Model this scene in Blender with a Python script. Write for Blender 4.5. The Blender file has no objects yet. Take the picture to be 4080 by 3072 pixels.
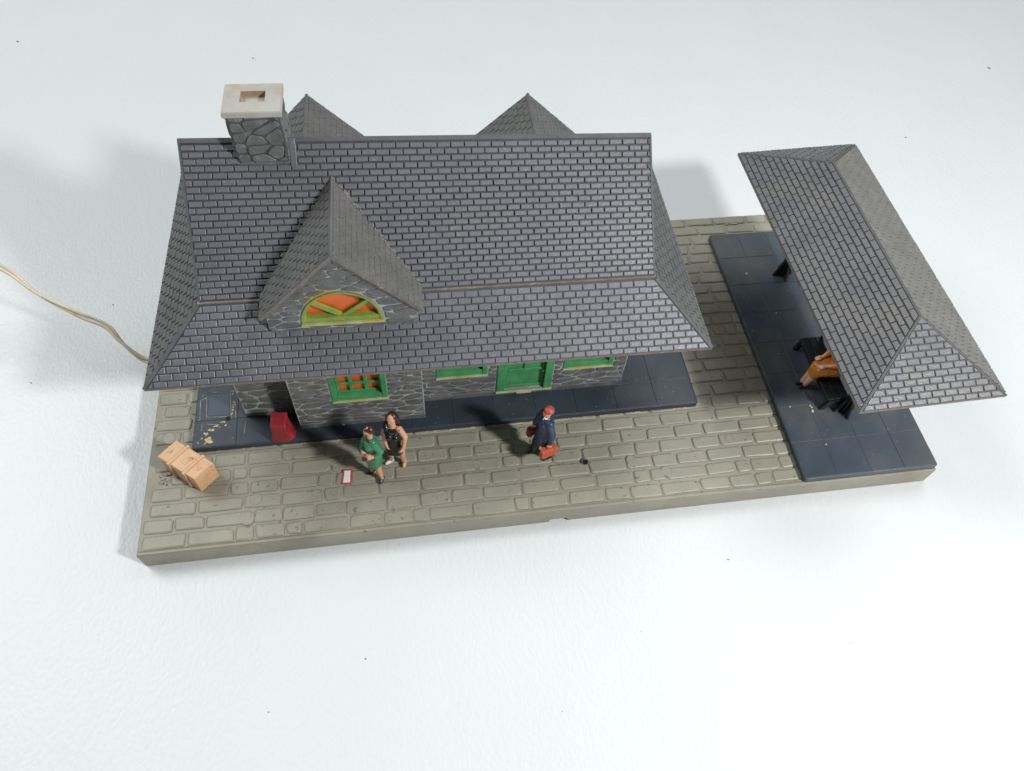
import bpy, bmesh, math, random
import numpy as np
from mathutils import Vector, Matrix
S = 0.01                       # everything below is written in centimetres
C = bpy.context.scene.collection
scene = bpy.context.scene
R = math.radians
V = Vector
rnd = random.Random(7)

# ------------------------------------------------------------------ camera
cam = bpy.data.cameras.new('camera')
cam.sensor_width = 36.0
cam.sensor_fit = 'HORIZONTAL'
cam.lens = 3027.008 / 4080 * 36
cam.clip_start = 0.005
cam.clip_end = 30
co = bpy.data.objects.new('camera', cam)
co.location = (9.069 * S, -10.178 * S, 23.075 * S)
co.rotation_euler = (0.595, -0.055, -0.141)
C.objects.link(co)
scene.camera = co

# ------------------------------------------------------------------ light
w = bpy.data.worlds.new('World')
scene.world = w
w.use_nodes = True
bgn = w.node_tree.nodes['Background']
bgn.inputs[0].default_value = (0.90, 0.965, 1.0, 1)
bgn.inputs[1].default_value = 0.12


def area(name, loc, target, size, power, color):
    l = bpy.data.lights.new(name, 'AREA')
    l.shape = 'DISK'
    l.size = size * S
    l.energy = power
    l.color = color
    o = bpy.data.objects.new(name, l)
    o.location = V(loc) * S
    o.rotation_euler = (V(target) - V(loc)).to_track_quat('-Z', 'Y').to_euler()
    C.objects.link(o)


area('key_lamp', (46, -27, 41), (13, 4, 0), 6, 3.2, (0.975, 0.99, 1.0))
area('fill_lamp', (-62, 46, 92), (4, 6, 0), 70, 9.4, (0.955, 0.99, 1.0))  # unseen soft fill, added behind left to lift the building's shadow on the table
area('fill_lamp', (58, 58, 96), (14, 6, 0), 70, 3.8, (0.955, 0.99, 1.0))  # weaker unseen fill, added behind right to brighten the table

scene.view_settings.view_transform = 'Standard'
scene.view_settings.look = 'None'
scene.view_settings.exposure = 0.06
scene.view_settings.gamma = 1.0
scene.view_settings.use_curve_mapping = False


# ------------------------------------------------------------------ materials
def mat(name, col, rough=0.5, var=0.12, vscale=1.2, speck=0.0, speck_col=(.5, .48, .42), speck_scale=9.0,
        speck_lo=0.69, bump=0.0, bscale=20.0, spec=0.5, stain=None, stain_scale=0.35, stain_lo=.52, stain_amt=.5,
        coat=0.0, sss=0.0):
    """procedural painted / moulded plastic; scales are per centimetre"""
    m = bpy.data.materials.new(name)
    m.use_nodes = True
    nt = m.node_tree
    N, L = nt.nodes, nt.links
    b = N['Principled BSDF']
    tc = N.new('ShaderNodeTexCoord')
    mp = N.new('ShaderNodeMapping')
    mp.inputs['Scale'].default_value = (100, 100, 100)
    L.new(tc.outputs['Object'], mp.inputs['Vector'])
    P = mp.outputs['Vector']

    def noise(sc, det=4.0, ro=0.55):
        n = N.new('ShaderNodeTexNoise')
        n.inputs['Scale'].default_value = sc
        n.inputs['Detail'].default_value = det
        n.inputs['Roughness'].default_value = ro
        L.new(P, n.inputs['Vector'])
        return n.outputs['Fac']

    def ramp(src, lo, hi):
        r = N.new('ShaderNodeMapRange')
        r.inputs['From Min'].default_value = lo
        r.inputs['From Max'].default_value = hi
        r.clamp = True
        L.new(src, r.inputs['Value'])
        return r.outputs['Result']

    def mix(fac, a, bb, amt=1.0):
        x = N.new('ShaderNodeMix')
        x.data_type = 'RGBA'
        if amt != 1.0:
            mm = N.new('ShaderNodeMath')
            mm.operation = 'MULTIPLY'
            mm.inputs[1].default_value = amt
            L.new(fac, mm.inputs[0])
            fac = mm.outputs[0]
        L.new(fac, x.inputs[0])
        for s_, vv in ((6, a), (7, bb)):
            if isinstance(vv, tuple):
                x.inputs[s_].default_value = (*vv, 1)
            else:
                L.new(vv, x.inputs[s_])
        return x.outputs[2]

    lo = tuple(c * (1 - var) for c in col)
    hi = tuple(min(1, c * (1 + var)) for c in col)
    c = mix(ramp(noise(vscale), .3, .7), lo, hi)
    if stain:
        c = mix(ramp(noise(stain_scale, 6, .62), stain_lo, stain_lo + .16), c, stain, stain_amt)
    if speck:
        c = mix(ramp(noise(speck_scale, 2, .5), speck_lo, speck_lo + .05), c, speck_col, speck)
    L.new(c, b.inputs['Base Color'])
    rr = N.new('ShaderNodeMapRange')
    rr.inputs['To Min'].default_value = max(.05, rough - .08)
    rr.inputs['To Max'].default_value = min(1, rough + .1)
    L.new(noise(vscale * 2.3), rr.inputs['Value'])
    L.new(rr.outputs['Result'], b.inputs['Roughness'])
    b.inputs['Specular IOR Level'].default_value = spec
    if coat:
        b.inputs['Coat Weight'].default_value = coat
        b.inputs['Coat Roughness'].default_value = .12
    if bump:
        bp = N.new('ShaderNodeBump')
        bp.inputs['Strength'].default_value = bump
        bp.inputs['Distance'].default_value = 0.0003
        L.new(noise(bscale, 3), bp.inputs['Height'])
        L.new(bp.outputs['Normal'], b.inputs['Normal'])
    return m


M = {}
M['roof'] = mat('roof_plastic', (.132, .130, .145), .44, .14, .8, .55, (.30, .29, .27), 7.0, .70, .35, 14, .85,
                (.132, .130, .137), .45, .50, .6)
M['roof_dusty'] = mat('dusty_roof_plastic', (.125, .124, .122), .52, .15, 1.6, .4, (.30, .29, .27), 8.0, .68, .5, 10, .4,
                      (.155, .152, .142), .5, .5, .5)
M['shelter_roof'] = mat('shelter_roof_plastic', (.118, .117, .124), .42, .14, .9, .5, (.33, .31, .28), 7.0, .70, .35, 14, .85,
                        (.155, .147, .130), .4, .5, .6)
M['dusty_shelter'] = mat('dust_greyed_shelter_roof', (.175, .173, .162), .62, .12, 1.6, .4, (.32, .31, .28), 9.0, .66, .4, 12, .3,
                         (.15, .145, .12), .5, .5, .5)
M['roof_edge'] = mat('worn_roof_edge', (.17, .145, .122), .5, .2, 3, .4, (.42, .36, .26), 5.0, .62)
M['groove_shade'] = mat('roof_groove_shade', (.068, .066, .073), .6, .2, 2)  # dark joint tone; also colours shingle sides as shade under each course
M['stone'] = mat('dark_stone', (.128, .128, .123), .55, .3, 2.2, .5, (.24, .24, .23), 5.0, .62, .6, 12, .4)
M['stone_light'] = mat('chimney_stone', (.145, .147, .144), .55, .3, 2.0, .5, (.26, .26, .25), 4.0, .62, .6, 12, .4)
M['navy'] = mat('navy_slab', (.031, .040, .055), .44, .2, .7, .7, (.20, .20, .17), 8.0, .71, .35, 25, .5,
                (.060, .066, .070), .5, .5, .6)
M['slab_dusty'] = mat('dusty_slab', (.052, .066, .086), .46, .18, .6, .7, (.24, .24, .20), 7.0, .70, .4, 25, .5,
                      (.105, .107, .095), .28, .47, .8)
M['base'] = mat('olive_plastic', (.290, .270, .208), .48, .10, .5, .55, (.075, .06, .04), 5.5, .67, .35, 9, .5,
                (.19, .17, .12), .33, .52, .6)
M['brick'] = mat('paving_brick', (.298, .280, .218), .46, .11, .7, .55, (.075, .06, .04), 6.0, .675, .4, 9, .5,
                 (.20, .185, .14), .28, .53, .6)
M['dirt'] = mat('joint_dirt', (.112, .090, .058), .7, .3, 1.5, .5, (.06, .045, .03), 3.0, .6)
M['black'] = mat('black_gloss', (.008, .009, .010), .22, .2, 2)
M['bench'] = mat('bench_black', (.011, .013, .014), .3, .3, 2, .5, (.10, .10, .09), 6, .70)
M['green'] = mat('green_paint', (.060, .265, .100), .42, .18, 2.5, .3, (.22, .36, .08), 3, .64, .3, 10)
M['lime'] = mat('lime_paint', (.20, .31, .055), .42, .22, 2.5, .5, (.42, .30, .05), 2.2, .60, .3, 10)
M['sill'] = mat('worn_sill', (.36, .40, .21), .5, .3, 2.5, .6, (.50, .33, .06), 2.0, .5)
M['pane'] = mat('orange_pane', (.66, .125, .016), .30, .16, 1.5)
M['glue'] = mat('yellow_glue', (.62, .50, .22), .45, .25, 3)
M['cream'] = mat('cream_cap', (.42, .41, .37), .48, .1, 1.0, .0, bump=.3, bscale=9, stain=(.40, .27, .16), stain_scale=.9,
                 stain_lo=.48, stain_amt=.6)
M['crate'] = mat('tan_crate', (.71, .43, .235), .42, .08, 1.2, .7, (.25, .10, .035), 7.0, .71, .35, 9,
                 stain=(.55, .26, .13), stain_scale=1.4, stain_lo=.5, stain_amt=.5)
M['red'] = mat('red_gloss', (.31, .024, .032), .34, .2, 2.0, .5, (.62, .36, .36), 7.0, .71, .4, 8)
M['case'] = mat('orange_red_case', (.52, .095, .045), .38, .15, 4)
M['case_dark'] = mat('dark_red_case', (.23, .042, .030), .42, .15, 4)
M['skin'] = mat('painted_skin', (.66, .34, .21), .40, .14, 6, .4, (.42, .15, .08), 9, .62)
M['skin_pale'] = mat('pale_painted_skin', (.70, .42, .32), .40, .12, 6, .4, (.48, .2, .13), 9, .64)
M['coat'] = mat('navy_coat', (.024, .040, .088), .38, .3, 5, .5, (.12, .16, .24), 9, .64)
M['trouser'] = mat('dark_trouser', (.014, .014, .020), .45, .3, 5)
M['cap'] = mat('red_cap', (.40, .085, .052), .40, .3, 5)
M['gdress'] = mat('green_dress', (.045, .205, .100), .30, .25, 4, .4, (.30, .26, .16), 6, .66)
M['bdress'] = mat('black_dress', (.010, .010, .013), .24, .3, 4)
M['hair'] = mat('brown_hair', (.040, .016, .013), .30, .3, 6)
M['shoe'] = mat('dark_shoe', (.020, .014, .016), .3, .3, 6)
M['white'] = mat('white_paint', (.80, .78, .76), .45, .06, 5)
M['redpaint'] = mat('red_paint_edge', (.50, .06, .035), .45, .2, 6)
M['ochre'] = mat('ochre_skirt', (.56, .19, .030), .34, .25, 4, .5, (.75, .45, .12), 5, .62)
M['wire'] = mat('yellowed_wire', (.66, .58, .42), .40, .12, .8, stain=(.38, .17, .08), stain_scale=.7, stain_lo=.56,
                stain_amt=.9)
M['hole'] = mat('hole_shade', (.006, .005, .004), .8, .2, 2)  # black standing for the shade inside the holes
M['hole_rim'] = mat('hole_rim', (.17, .15, .11), .6, .2, 2)
M['speck'] = mat('crumb', (.26, .24, .20), .7, .3, 6)
M['chip'] = mat('pale_chip', (.55, .50, .38), .6, .2, 6)
M['grey_tab'] = mat('grey_tab', (.46, .47, .48), .5, .1, 4)


def mortar_mat():
    """dry-brushed white joint lines: strong in places, worn off in others, yellowed near the wall foot"""
    m = mat('joint_white', (.39, .40, .40), .55, .1, 3, stain=(.15, .15, .145), stain_scale=.8, stain_lo=.44, stain_amt=.72)
    nt = m.node_tree
    N, L = nt.nodes, nt.links
    b = N['Principled BSDF']
    src = b.inputs['Base Color'].links[0].from_socket
    tc = N.new('ShaderNodeTexCoord')
    n = N.new('ShaderNodeTexNoise')
    n.inputs['Scale'].default_value = 55
    n.inputs['Detail'].default_value = 3
    L.new(tc.outputs['Object'], n.inputs['Vector'])
    r = N.new('ShaderNodeMapRange')
    r.inputs['From Min'].default_value = .63
    r.inputs['From Max'].default_value = .68
    L.new(n.outputs['Fac'], r.inputs['Value'])
    x = N.new('ShaderNodeMix')
    x.data_type = 'RGBA'
    L.new(r.outputs['Result'], x.inputs[0])
    L.new(src, x.inputs[6])
    x.inputs[7].default_value = (.46, .33, .07, 1)
    L.new(x.outputs[2], b.inputs['Base Color'])
    return m


M['mortar'] = mortar_mat()


def table_mat():
    m = bpy.data.materials.new('white_leatherette')
    m.use_nodes = True
    nt = m.node_tree
    N, L = nt.nodes, nt.links
    b = N['Principled BSDF']
    tc = N.new('ShaderNodeTexCoord')
    mp = N.new('ShaderNodeMapping')
    mp.inputs['Scale'].default_value = (100, 62, 100)
    mp.inputs['Rotation'].default_value = (0, 0, R(8))
    L.new(tc.outputs['Object'], mp.inputs['Vector'])
    wob = N.new('ShaderNodeTexNoise')
    wob.inputs['Scale'].default_value = 2.2
    wob.inputs['Detail'].default_value = 3
    L.new(mp.outputs[0], wob.inputs['Vector'])
    add = N.new('ShaderNodeVectorMath')
    add.operation = 'MULTIPLY_ADD'
    L.new(wob.outputs['Color'], add.inputs[0])
    add.inputs[1].default_value = (.22, .22, 0)
    L.new(mp.outputs[0], add.inputs[2])
    v = N.new('ShaderNodeTexVoronoi')
    v.feature = 'SMOOTH_F1'
    v.inputs['Scale'].default_value = 9.5
    v.inputs['Smoothness'].default_value = .5
    L.new(add.outputs[0], v.inputs['Vector'])
    n2 = N.new('ShaderNodeTexNoise')
    n2.inputs['Scale'].default_value = .30
    n2.inputs['Detail'].default_value = 5
    L.new(mp.outputs[0], n2.inputs['Vector'])
    bp = N.new('ShaderNodeBump')
    bp.invert = True
    bp.inputs['Strength'].default_value = .30
    bp.inputs['Distance'].default_value = .0003
    L.new(v.outputs['Distance'], bp.inputs['Height'])
    L.new(bp.outputs['Normal'], b.inputs['Normal'])
    x = N.new('ShaderNodeMix')
    x.data_type = 'RGBA'
    L.new(n2.outputs['Fac'], x.inputs[0])
    x.inputs[6].default_value = (.655, .672, .668, 1)
    x.inputs[7].default_value = (.69, .708, .703, 1)
    L.new(x.outputs[2], b.inputs['Base Color'])
    b.inputs['Roughness'].default_value = .40
    b.inputs['Specular IOR Level'].default_value = .45
    return m


M['table'] = table_mat()


# ------------------------------------------------------------------ mesh helpers
class MB:
    def __init__(self):
        self.v, self.f, self.m, self.s = [], [], [], []

    def add(self, vs, fs, mi=0, smooth=False):
        o = len(self.v)
        self.v += [tuple(p) for p in vs]
        for f in fs:
            self.f.append([i + o for i in f])
            self.m.append(mi)
            self.s.append(smooth)
        return self

    def box(self, a, b, mi=0):
        x0, y0, z0 = a
        x1, y1, z1 = b
        return self.add([(x0, y0, z0), (x1, y0, z0), (x1, y1, z0), (x0, y1, z0), (x0, y0, z1), (x1, y0, z1), (x1, y1, z1), (x0, y1, z1)],
                        [(0, 3, 2, 1), (4, 5, 6, 7), (0, 1, 5, 4), (1, 2, 6, 5), (2, 3, 7, 6), (3, 0, 4, 7)], mi)

    def hexa(self, lo, hi, mi=0):
        n = len(lo)
        fs = [tuple(range(n - 1, -1, -1)), tuple(range(n, 2 * n))]
        fs += [(i, (i + 1) % n, n + (i + 1) % n, n + i) for i in range(n)]
        return self.add(list(lo) + list(hi), fs, mi)

    def rings(self, rings, mi=0, cap0=True, cap1=True, smooth=False, mats=None):
        n = len(rings[0])
        vs = [p for r in rings for p in r]
        for k in range(len(rings) - 1):
            pass
        o = len(self.v)
        self.v += [tuple(p) for p in vs]
        for k in range(len(rings) - 1):
            for i in range(n):
                self.f.append([o + k * n + i, o + k * n + (i + 1) % n, o + (k + 1) * n + (i + 1) % n, o + (k + 1) * n + i])
                self.m.append(mats[k] if mats else mi)
                self.s.append(smooth)
        if cap0:
            self.f.append([o + i for i in range(n - 1, -1, -1)])
            self.m.append(mats[0] if mats else mi)
            self.s.append(False)
        if cap1:
            self.f.append([o + (len(rings) - 1) * n + i for i in range(n)])
            self.m.append(mats[-1] if mats else mi)
            self.s.append(False)
        return self

    def tube(self, pts, rad, n=10, mi=0):
        pts = [V(p) for p in pts]
        rs = rad if isinstance(rad, (list, tuple)) else [rad] * len(pts)
        rings = []
        up = V((0, 0, 1))
        for i, p in enumerate(pts):
            t = (pts[min(i + 1, len(pts) - 1)] - pts[max(i - 1, 0)]).normalized()
            a = up.cross(t)
            if a.length < 1e-3:
                a = V((1, 0, 0)).cross(t)
            a.normalize()
            b = t.cross(a)
            rings.append([p + (a * math.cos(k * 2 * math.pi / n) + b * math.sin(k * 2 * math.pi / n)) * rs[i] for k in range(n)])
        return self.rings(rings, mi, smooth=True)

    def build(self, name, mats, parent=None, origin=None, bevel=None, T=None, fix=False, seg=2):
        me = bpy.data.meshes.new(name)
        off = V(parent.get('_o', (0, 0, 0))) if parent else V(origin or (0, 0, 0))
        if parent:
            origin = None
        vs = [(V(T(p)) if T else V(p)) for p in self.v]
        me.from_pydata([((p - off) * S)[:] for p in vs], [], self.f)
        if not isinstance(mats, (list, tuple)):
            mats = [mats]
        for m in mats:
            me.materials.append(M[m] if isinstance(m, str) else m)
        me.polygons.foreach_set('material_index', self.m)
        me.polygons.foreach_set('use_smooth', self.s)
        me.update()
        if fix:
            bm = bmesh.new()
            bm.from_mesh(me)
            bmesh.ops.recalc_face_normals(bm, faces=bm.faces)
            bm.to_mesh(me)
            bm.free()
        o = bpy.data.objects.new(name, me)
        C.objects.link(o)
        if parent:
            o.parent = parent
            o['_o'] = list(off)
        else:
            o.location = off * S
            o['_o'] = list(off)
        if bevel:
            b = o.modifiers.new('bevel', 'BEVEL')
            b.width = bevel * S
            b.segments = seg
            b.limit_method = 'ANGLE'
            b.angle_limit = R(35)
        return o


def thing(name, loc, label, cat, group=None):
    o = bpy.data.objects.new(name, None)
    o.empty_display_size = .005
    C.objects.link(o)
    o.location = V(loc) * S
    o['_o'] = list(loc)
    return tag(o, label, cat, group)


def tag(o, label, cat, group=None):
    o['label'] = label
    o['category'] = cat
    if group:
        o['group'] = group
    return o


def clip_half(poly, a, b, c):
    """keep a*u+b*v<=c"""
    out = []
    n = len(poly)
    for i in range(n):
        p, q = poly[i], poly[(i + 1) % n]
        dp, dq = a * p[0] + b * p[1] - c, a * q[0] + b * q[1] - c
        if dp <= 0:
            out.append(p)
        if (dp < 0 < dq) or (dq < 0 < dp):
            t = dp / (dp - dq)
            out.append((p[0] + (q[0] - p[0]) * t, p[1] + (q[1] - p[1]) * t))
    return out


def area2(poly):
    return .5 * sum(poly[i][0] * poly[(i + 1) % len(poly)][1] - poly[(i + 1) % len(poly)][0] * poly[i][1] for i in range(len(poly)))


def clip_convex(poly, conv):
    if area2(conv) < 0:
        conv = conv[::-1]
    for i in range(len(conv)):
        p, q = conv[i], conv[(i + 1) % len(conv)]
        a, b = q[1] - p[1], -(q[0] - p[0])
        poly = clip_half(poly, a, b, a * p[0] + b * p[1])
        if len(poly) < 3:
            return []
    return poly


def inset(poly, d):
    """inward offset of a convex ccw polygon by clipping"""
    if area2(poly) < 0:
        poly = poly[::-1]
    out = poly
    for i in range(len(poly)):
        p, q = poly[i], poly[(i + 1) % len(poly)]
        ex, ey = q[0] - p[0], q[1] - p[1]
        l = math.hypot(ex, ey)
        if l < 1e-6:
            continue
        a, b = ey / l, -ex / l
        out = clip_half(out, a, b, a * p[0] + b * p[1] - d)
        if len(out) < 3:
            return []
    return out


def dedupe(poly, e=.006):
    out = []
    for p in poly:
        if not out or math.hypot(p[0] - out[-1][0], p[1] - out[-1][1]) > e:
            out.append(p)
    if len(out) > 2 and math.hypot(out[0][0] - out[-1][0], out[0][1] - out[-1][1]) < e:
        out.pop()
    return out


def shingles(mb, poly, F, n, rows, vmax, w=.385, gap=.05, vgap=.045, th=.045, mi=0, v0=.0, shift=0.0, umin=0, bev=.016, side=None):
    """tiles on a roof plane: F(u,v)->point on the plane, poly = its outline in (u,v), n = outward normal"""
    n = V(n).normalized()
    us = [p[0] for p in poly]
    u0, u1 = min(us), max(us)
    pitch = (vmax - v0) / rows
    P_in = inset(poly, .02)
    for r in range(rows):
        va, vb = v0 + r * pitch, v0 + (r + 1) * pitch - vgap
        u = u0 - w + (w * .5 if r % 2 else 0) + shift + rnd.uniform(-.012, .012)
        while u < u1:
            jl = rnd.uniform(-.008, .008)
            q = [(u + jl, va + rnd.uniform(-.006, .006)), (u + w - gap, va + rnd.uniform(-.006, .006)), (u + w - gap, vb), (u + jl, vb)]
            q = clip_convex(q, P_in)
            q = dedupe(q) if q else q
            u += w
            if len(q) < 3 or abs(area2(q)) < .0012:
                continue
            q2 = inset(q, bev)
            q2 = dedupe(q2, .003) if q2 else []
            if len(q2) != len(q):
                q2 = None
            if area2(q) < 0:
                q = q[::-1]
            h = lambda v: th * (1.0 - .55 * (v - va) / max(pitch, .01)) + hj
            hj = rnd.uniform(-.005, .005)
            r0 = [V(F(*p)) - n * .01 for p in q]
            r1 = [V(F(*p)) + n * (h(p[1]) - (.010 if q2 else 0)) for p in q]
            if q2:
                # align the start of the inset ring with the outer ring
                k = min(range(len(q2)), key=lambda i: (q2[i][0] - q[0][0]) ** 2 + (q2[i][1] - q[0][1]) ** 2)
                q2 = q2[k:] + q2[:k]
                r2 = [V(F(*p)) + n * h(p[1]) for p in q2]
                mb.rings([r0, r1, r2], mi, cap0=False, mats=None if side is None else [side, mi, mi])
            else:
                mb.rings([r0, r1], mi, cap0=False)


def stones(mb, outline, F, n, holes=(), size=(.46, .21), g=(.012, .032), th=.03, mi=1, seed=1, skip=0.0):
    """irregular flat stones: voronoi cells of jittered seeds inside a convex outline"""
    rs = random.Random(seed)
    n = V(n).normalized()
    us = [p[0] for p in outline]
    vs = [p[1] for p in outline]
    ax, ay = 1 / size[0], 1 / size[1]
    pts = []
    y = min(vs) - size[1]
    k = 0
    while y < max(vs) + size[1]:
        x = min(us) - size[0] + (k % 2) * size[0] * .5
        while x < max(us) + size[0]:
            if rs.random() > .16:
                pts.append((x + rs.uniform(-.42, .42) * size[0], y + rs.uniform(-.40, .40) * size[1]))
            x += size[0]
        y += size[1]
        k += 1
    for i, p in enumerate(pts):
        cell = [(p[0] + dx * size[0] * 2.2, p[1] + dy * size[1] * 2.2) for dx, dy in ((-1, -1), (1, -1), (1, 1), (-1, 1))]
        for j, q in enumerate(pts):
            if j == i or abs(q[0] - p[0]) > size[0] * 3 or abs(q[1] - p[1]) > size[1] * 3:
                continue
            a, b = (q[0] - p[0]) * ax * ax, (q[1] - p[1]) * ay * ay
            c = a * (p[0] + q[0]) / 2 + b * (p[1] + q[1]) / 2
            cell = clip_half(cell, a, b, c)
            if len(cell) < 3:
                break
        if len(cell) < 3:
            continue
        cell = clip_convex(cell, outline)
        if len(cell) < 3:
            continue
        for hole in holes:           # convex ccw openings
            if len(cell) < 3:
                break
            inter = clip_convex(cell, hole)
            if len(inter) < 3 or abs(area2(inter)) < 1e-5:
                continue
            best = []
            for t in range(len(hole)):
                a0, b0 = hole[t], hole[(t + 1) % len(hole)]
                aa, bb = -(b0[1] - a0[1]), (b0[0] - a0[0])
                c_ = clip_half(cell, aa, bb, aa * a0[0] + bb * a0[1])
                if len(c_) >= 3 and abs(area2(c_)) > (abs(area2(best)) if best else 0):
                    best = c_
            cell = best
        if len(cell) < 3:
            continue
        cell = inset(dedupe(cell, .01), rs.uniform(*g))
        if len(cell) < 3 or abs(area2(cell)) < .003:
            continue
        cell = dedupe(cell, .02)
        if len(cell) < 3:
            continue
        # round the corners once
        rd = []
        for t in range(len(cell)):
            a0, b0 = cell[t], cell[(t + 1) % len(cell)]
            for f in (.2, .8):
                rd.append((a0[0] + (b0[0] - a0[0]) * f, a0[1] + (b0[1] - a0[1]) * f))
        cx = sum(p_[0] for p_ in rd) / len(rd)
        cy = sum(p_[1] for p_ in rd) / len(rd)
        top = [(p_[0] + (cx - p_[0]) * .10, p_[1] + (cy - p_[1]) * .10) for p_ in rd]
        hh = th * rs.uniform(.7, 1.2)
        r0 = [V(F(*p_)) - n * .005 for p_ in rd]
        r1 = [V(F(*p_)) + n * hh * .55 for p_ in rd]
        r2 = [V(F(*p_)) + n * hh for p_ in top]
        if (r0[1] - r0[0]).cross(r0[2] - r0[1]).dot(n) < 0:
            r0, r1, r2 = r0[::-1], r1[::-1], r2[::-1]
        mb.rings([r0, r1, r2], mi, cap0=False)


# ------------------------------------------------------------------ the table
tb = MB()
tb.box((-150, -110, -4.0), (170, 190, -.87))
table = tb.build('table', 'table', origin=(0, 0, -.87))
table['kind'] = 'structure'
table['label'] = 'white grained leatherette tabletop under the model station'

# ------------------------------------------------------------------ the paved base
W, D = 27.0, 13.09
base = thing('model_base', (0, 0, -.87), 'olive grey moulded base plate with raised paving bricks under the model station', 'model base')
b = MB()
# front outline with the small notch cut through the lower edge
prof = [(0.03, -.87), (13.12, -.87), (13.17, -.68), (13.70, -.68), (13.75, -.87), (W - .03, -.87), (W, -.02), (0, -.02)]
b.hexa([(x, 0, z) for x, z in prof], [(x, D, z) for x, z in prof])
b.build('plate', 'base', base, bevel=.04, fix=True)
b = MB()
b.box((13.10, .16, -.868), (13.77, .5, -.60))
b.build('notch_shade_block', mat('brown_recess_shade', (.12, .085, .055), .6, .2, 2), base)  # added block, coloured dark brown for the shade inside the notch
b = MB()
b.box((.02, .015, -.022), (W - .02, .10, .022))
b.box((.06, .135, -.022), (W - .06, .165, .008))
b.build('rim', 'base', base, bevel=.015)


def blob(mb, x, y, z, rx, ry, h, mi=0, n=9, rs=rnd):
    a0 = rs.uniform(0, 6)
    rr = [rs.uniform(.65, 1.25) for _ in range(n)]
    rg = lambda f, zz: [(x + rx * f * rr[k] * math.cos(a0 + k * 2 * math.pi / n), y + ry * f * rr[k] * math.sin(a0 + k * 2 * math.pi / n), zz) for k in range(n)]
    mb.rings([rg(1, z - .01), rg(.96, z + h * .6), rg(.6, z + h)], mi, cap0=False, smooth=True)


def rrect(x0, y0, x1, y1, rad, rs):
    pts = []
    j = lambda: rs.uniform(-.022, .022)
    cs = [(x1 + j(), y1 + j()), (x0 + j(), y1 + j()), (x0 + j(), y0 + j()), (x1 + j(), y0 + j())]
    for k, (cx, cy) in enumerate(cs):
        rr = rad * rs.uniform(.55, 1.25)
        sx = (1, -1, -1, 1)[k]
        sy = (1, 1, -1, -1)[k]
        ox, oy = cx - sx * rr, cy - sy * rr
        for t in range(4):
            a = R(k * 90 + t * 30)
            pts.append((ox + rr * math.cos(a), oy + rr * math.sin(a)))
    return pts


PLAT = (1.42, 3.51, 19.14, 11.85)
SLAB = (21.99, .055, 26.96, 11.80)
HOLES = [(14.59, 1.69, .10), (.60, 2.66, .20)]
bk = MB()
rs = random.Random(21)
row = 0
y = .20
while y < D - .3:
    x = .10 + rs.uniform(0, .35)
    while x < W - .2:
        t = rs.random()
        wd = rs.uniform(.38, .55) if t < .2 else rs.uniform(.75, 1.0) if t < .5 else rs.uniform(1.05, 1.38)
        x1 = min(x + wd, W - .12)
        y0, y1 = y + rs.uniform(-.02, .02), y + .405 + rs.uniform(-.02, .02)
        if x1 - x > .25:
            inP = x > PLAT[0] and x1 < PLAT[2] and y0 > PLAT[1] and y1 < PLAT[3]
            inS = x > SLAB[0] and x1 < SLAB[2] and y0 > SLAB[1] and y1 < SLAB[3]
            hit = any(x - .06 < hx < x1 + .06 and y0 - .04 < hy < y1 + .04 for hx, hy, _ in HOLES[1:])
            if not (inP or inS or hit):
                o = rrect(x, y0, x1, y1, .085, rs)
                cx, cy = (x + x1) / 2, (y0 + y1) / 2
                sc = lambda f: [(cx + (p[0] - cx) * (1 - f * 2 / (x1 - x)), cy + (p[1] - cy) * (1 - f * 2 / .405)) for p in o]
                hz = .022 + rs.uniform(-.006, .006)
                z = lambda p, h: (p[0], p[1], h)
                o_ = sc(-.016)
                bk.rings([[z(p, -.024) for p in o_], [z(p, hz * .45 - .012) for p in o_], [z(p, hz) for p in sc(.026)]], 0, cap0=False,
                         mats=[1, 0, 0])
        x = x1 + rs.uniform(.085, .13)
    y += .5405
    row += 1
# pin marks left by the mould
for ex, ey, er in ((3.56, 1.54, .20), (3.31, .90, .24), (6.07, 2.65, .17), (.56, 4.18, .23), (19.94, 2.07, .16), (16.22, 1.59, .18),
                   (17.34, 1.02, .20), (9.3, 2.55, .16), (10.9, 2.0, .17), (20.6, 6.2, .17), (12.2, 1.45, .16), (9.6, .95, .2)):
    rg = lambda r_, z_: [(ex + r_ * math.cos(k * math.pi / 12), ey + r_ * math.sin(k * math.pi / 12), z_) for k in range(24)]
    bk.rings([rg(er, -.03), rg(er, .026), rg(er * .93, .032), rg(er * .86, .022)], 0, cap0=False)
bk.build('paving_bricks', ['brick', 'dirt'], base)
for hx, hy, hr in HOLES[:1]:
    hb = MB()
    rg = lambda r_, z_: [(hx + r_ * math.cos(k * math.pi / 10), hy + r_ * math.sin(k * math.pi / 10), z_) for k in range(20)]
    hb.rings([rg(hr * 1.35, -.02), rg(hr * 1.35, .036), rg(hr * 1.1, .044), rg(hr, .038), rg(hr * .98, .031)], 1, cap0=False, cap1=False, smooth=True)
    o = len(hb.v)
    hb.add(rg(hr * .98, .031), [tuple(range(20))], 0)  # flat black disc painted as the dark inside of the hole
    hb.build('peg_hole', ['hole' if hx > 1 else 'dirt', 'hole_rim' if hx > 1 else 'base'], base)
db = MB()
rs = random.Random(3)
for k in range(9):
    blob(db, .60 + rs.uniform(-.15, .15), 2.64 + rs.uniform(-.15, .15), -.02, rs.uniform(.05, .11), rs.uniform(.04, .09), rs.uniform(.02, .05), n=7, rs=rs)
db.build('broken_stub', 'brick', base)
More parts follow.
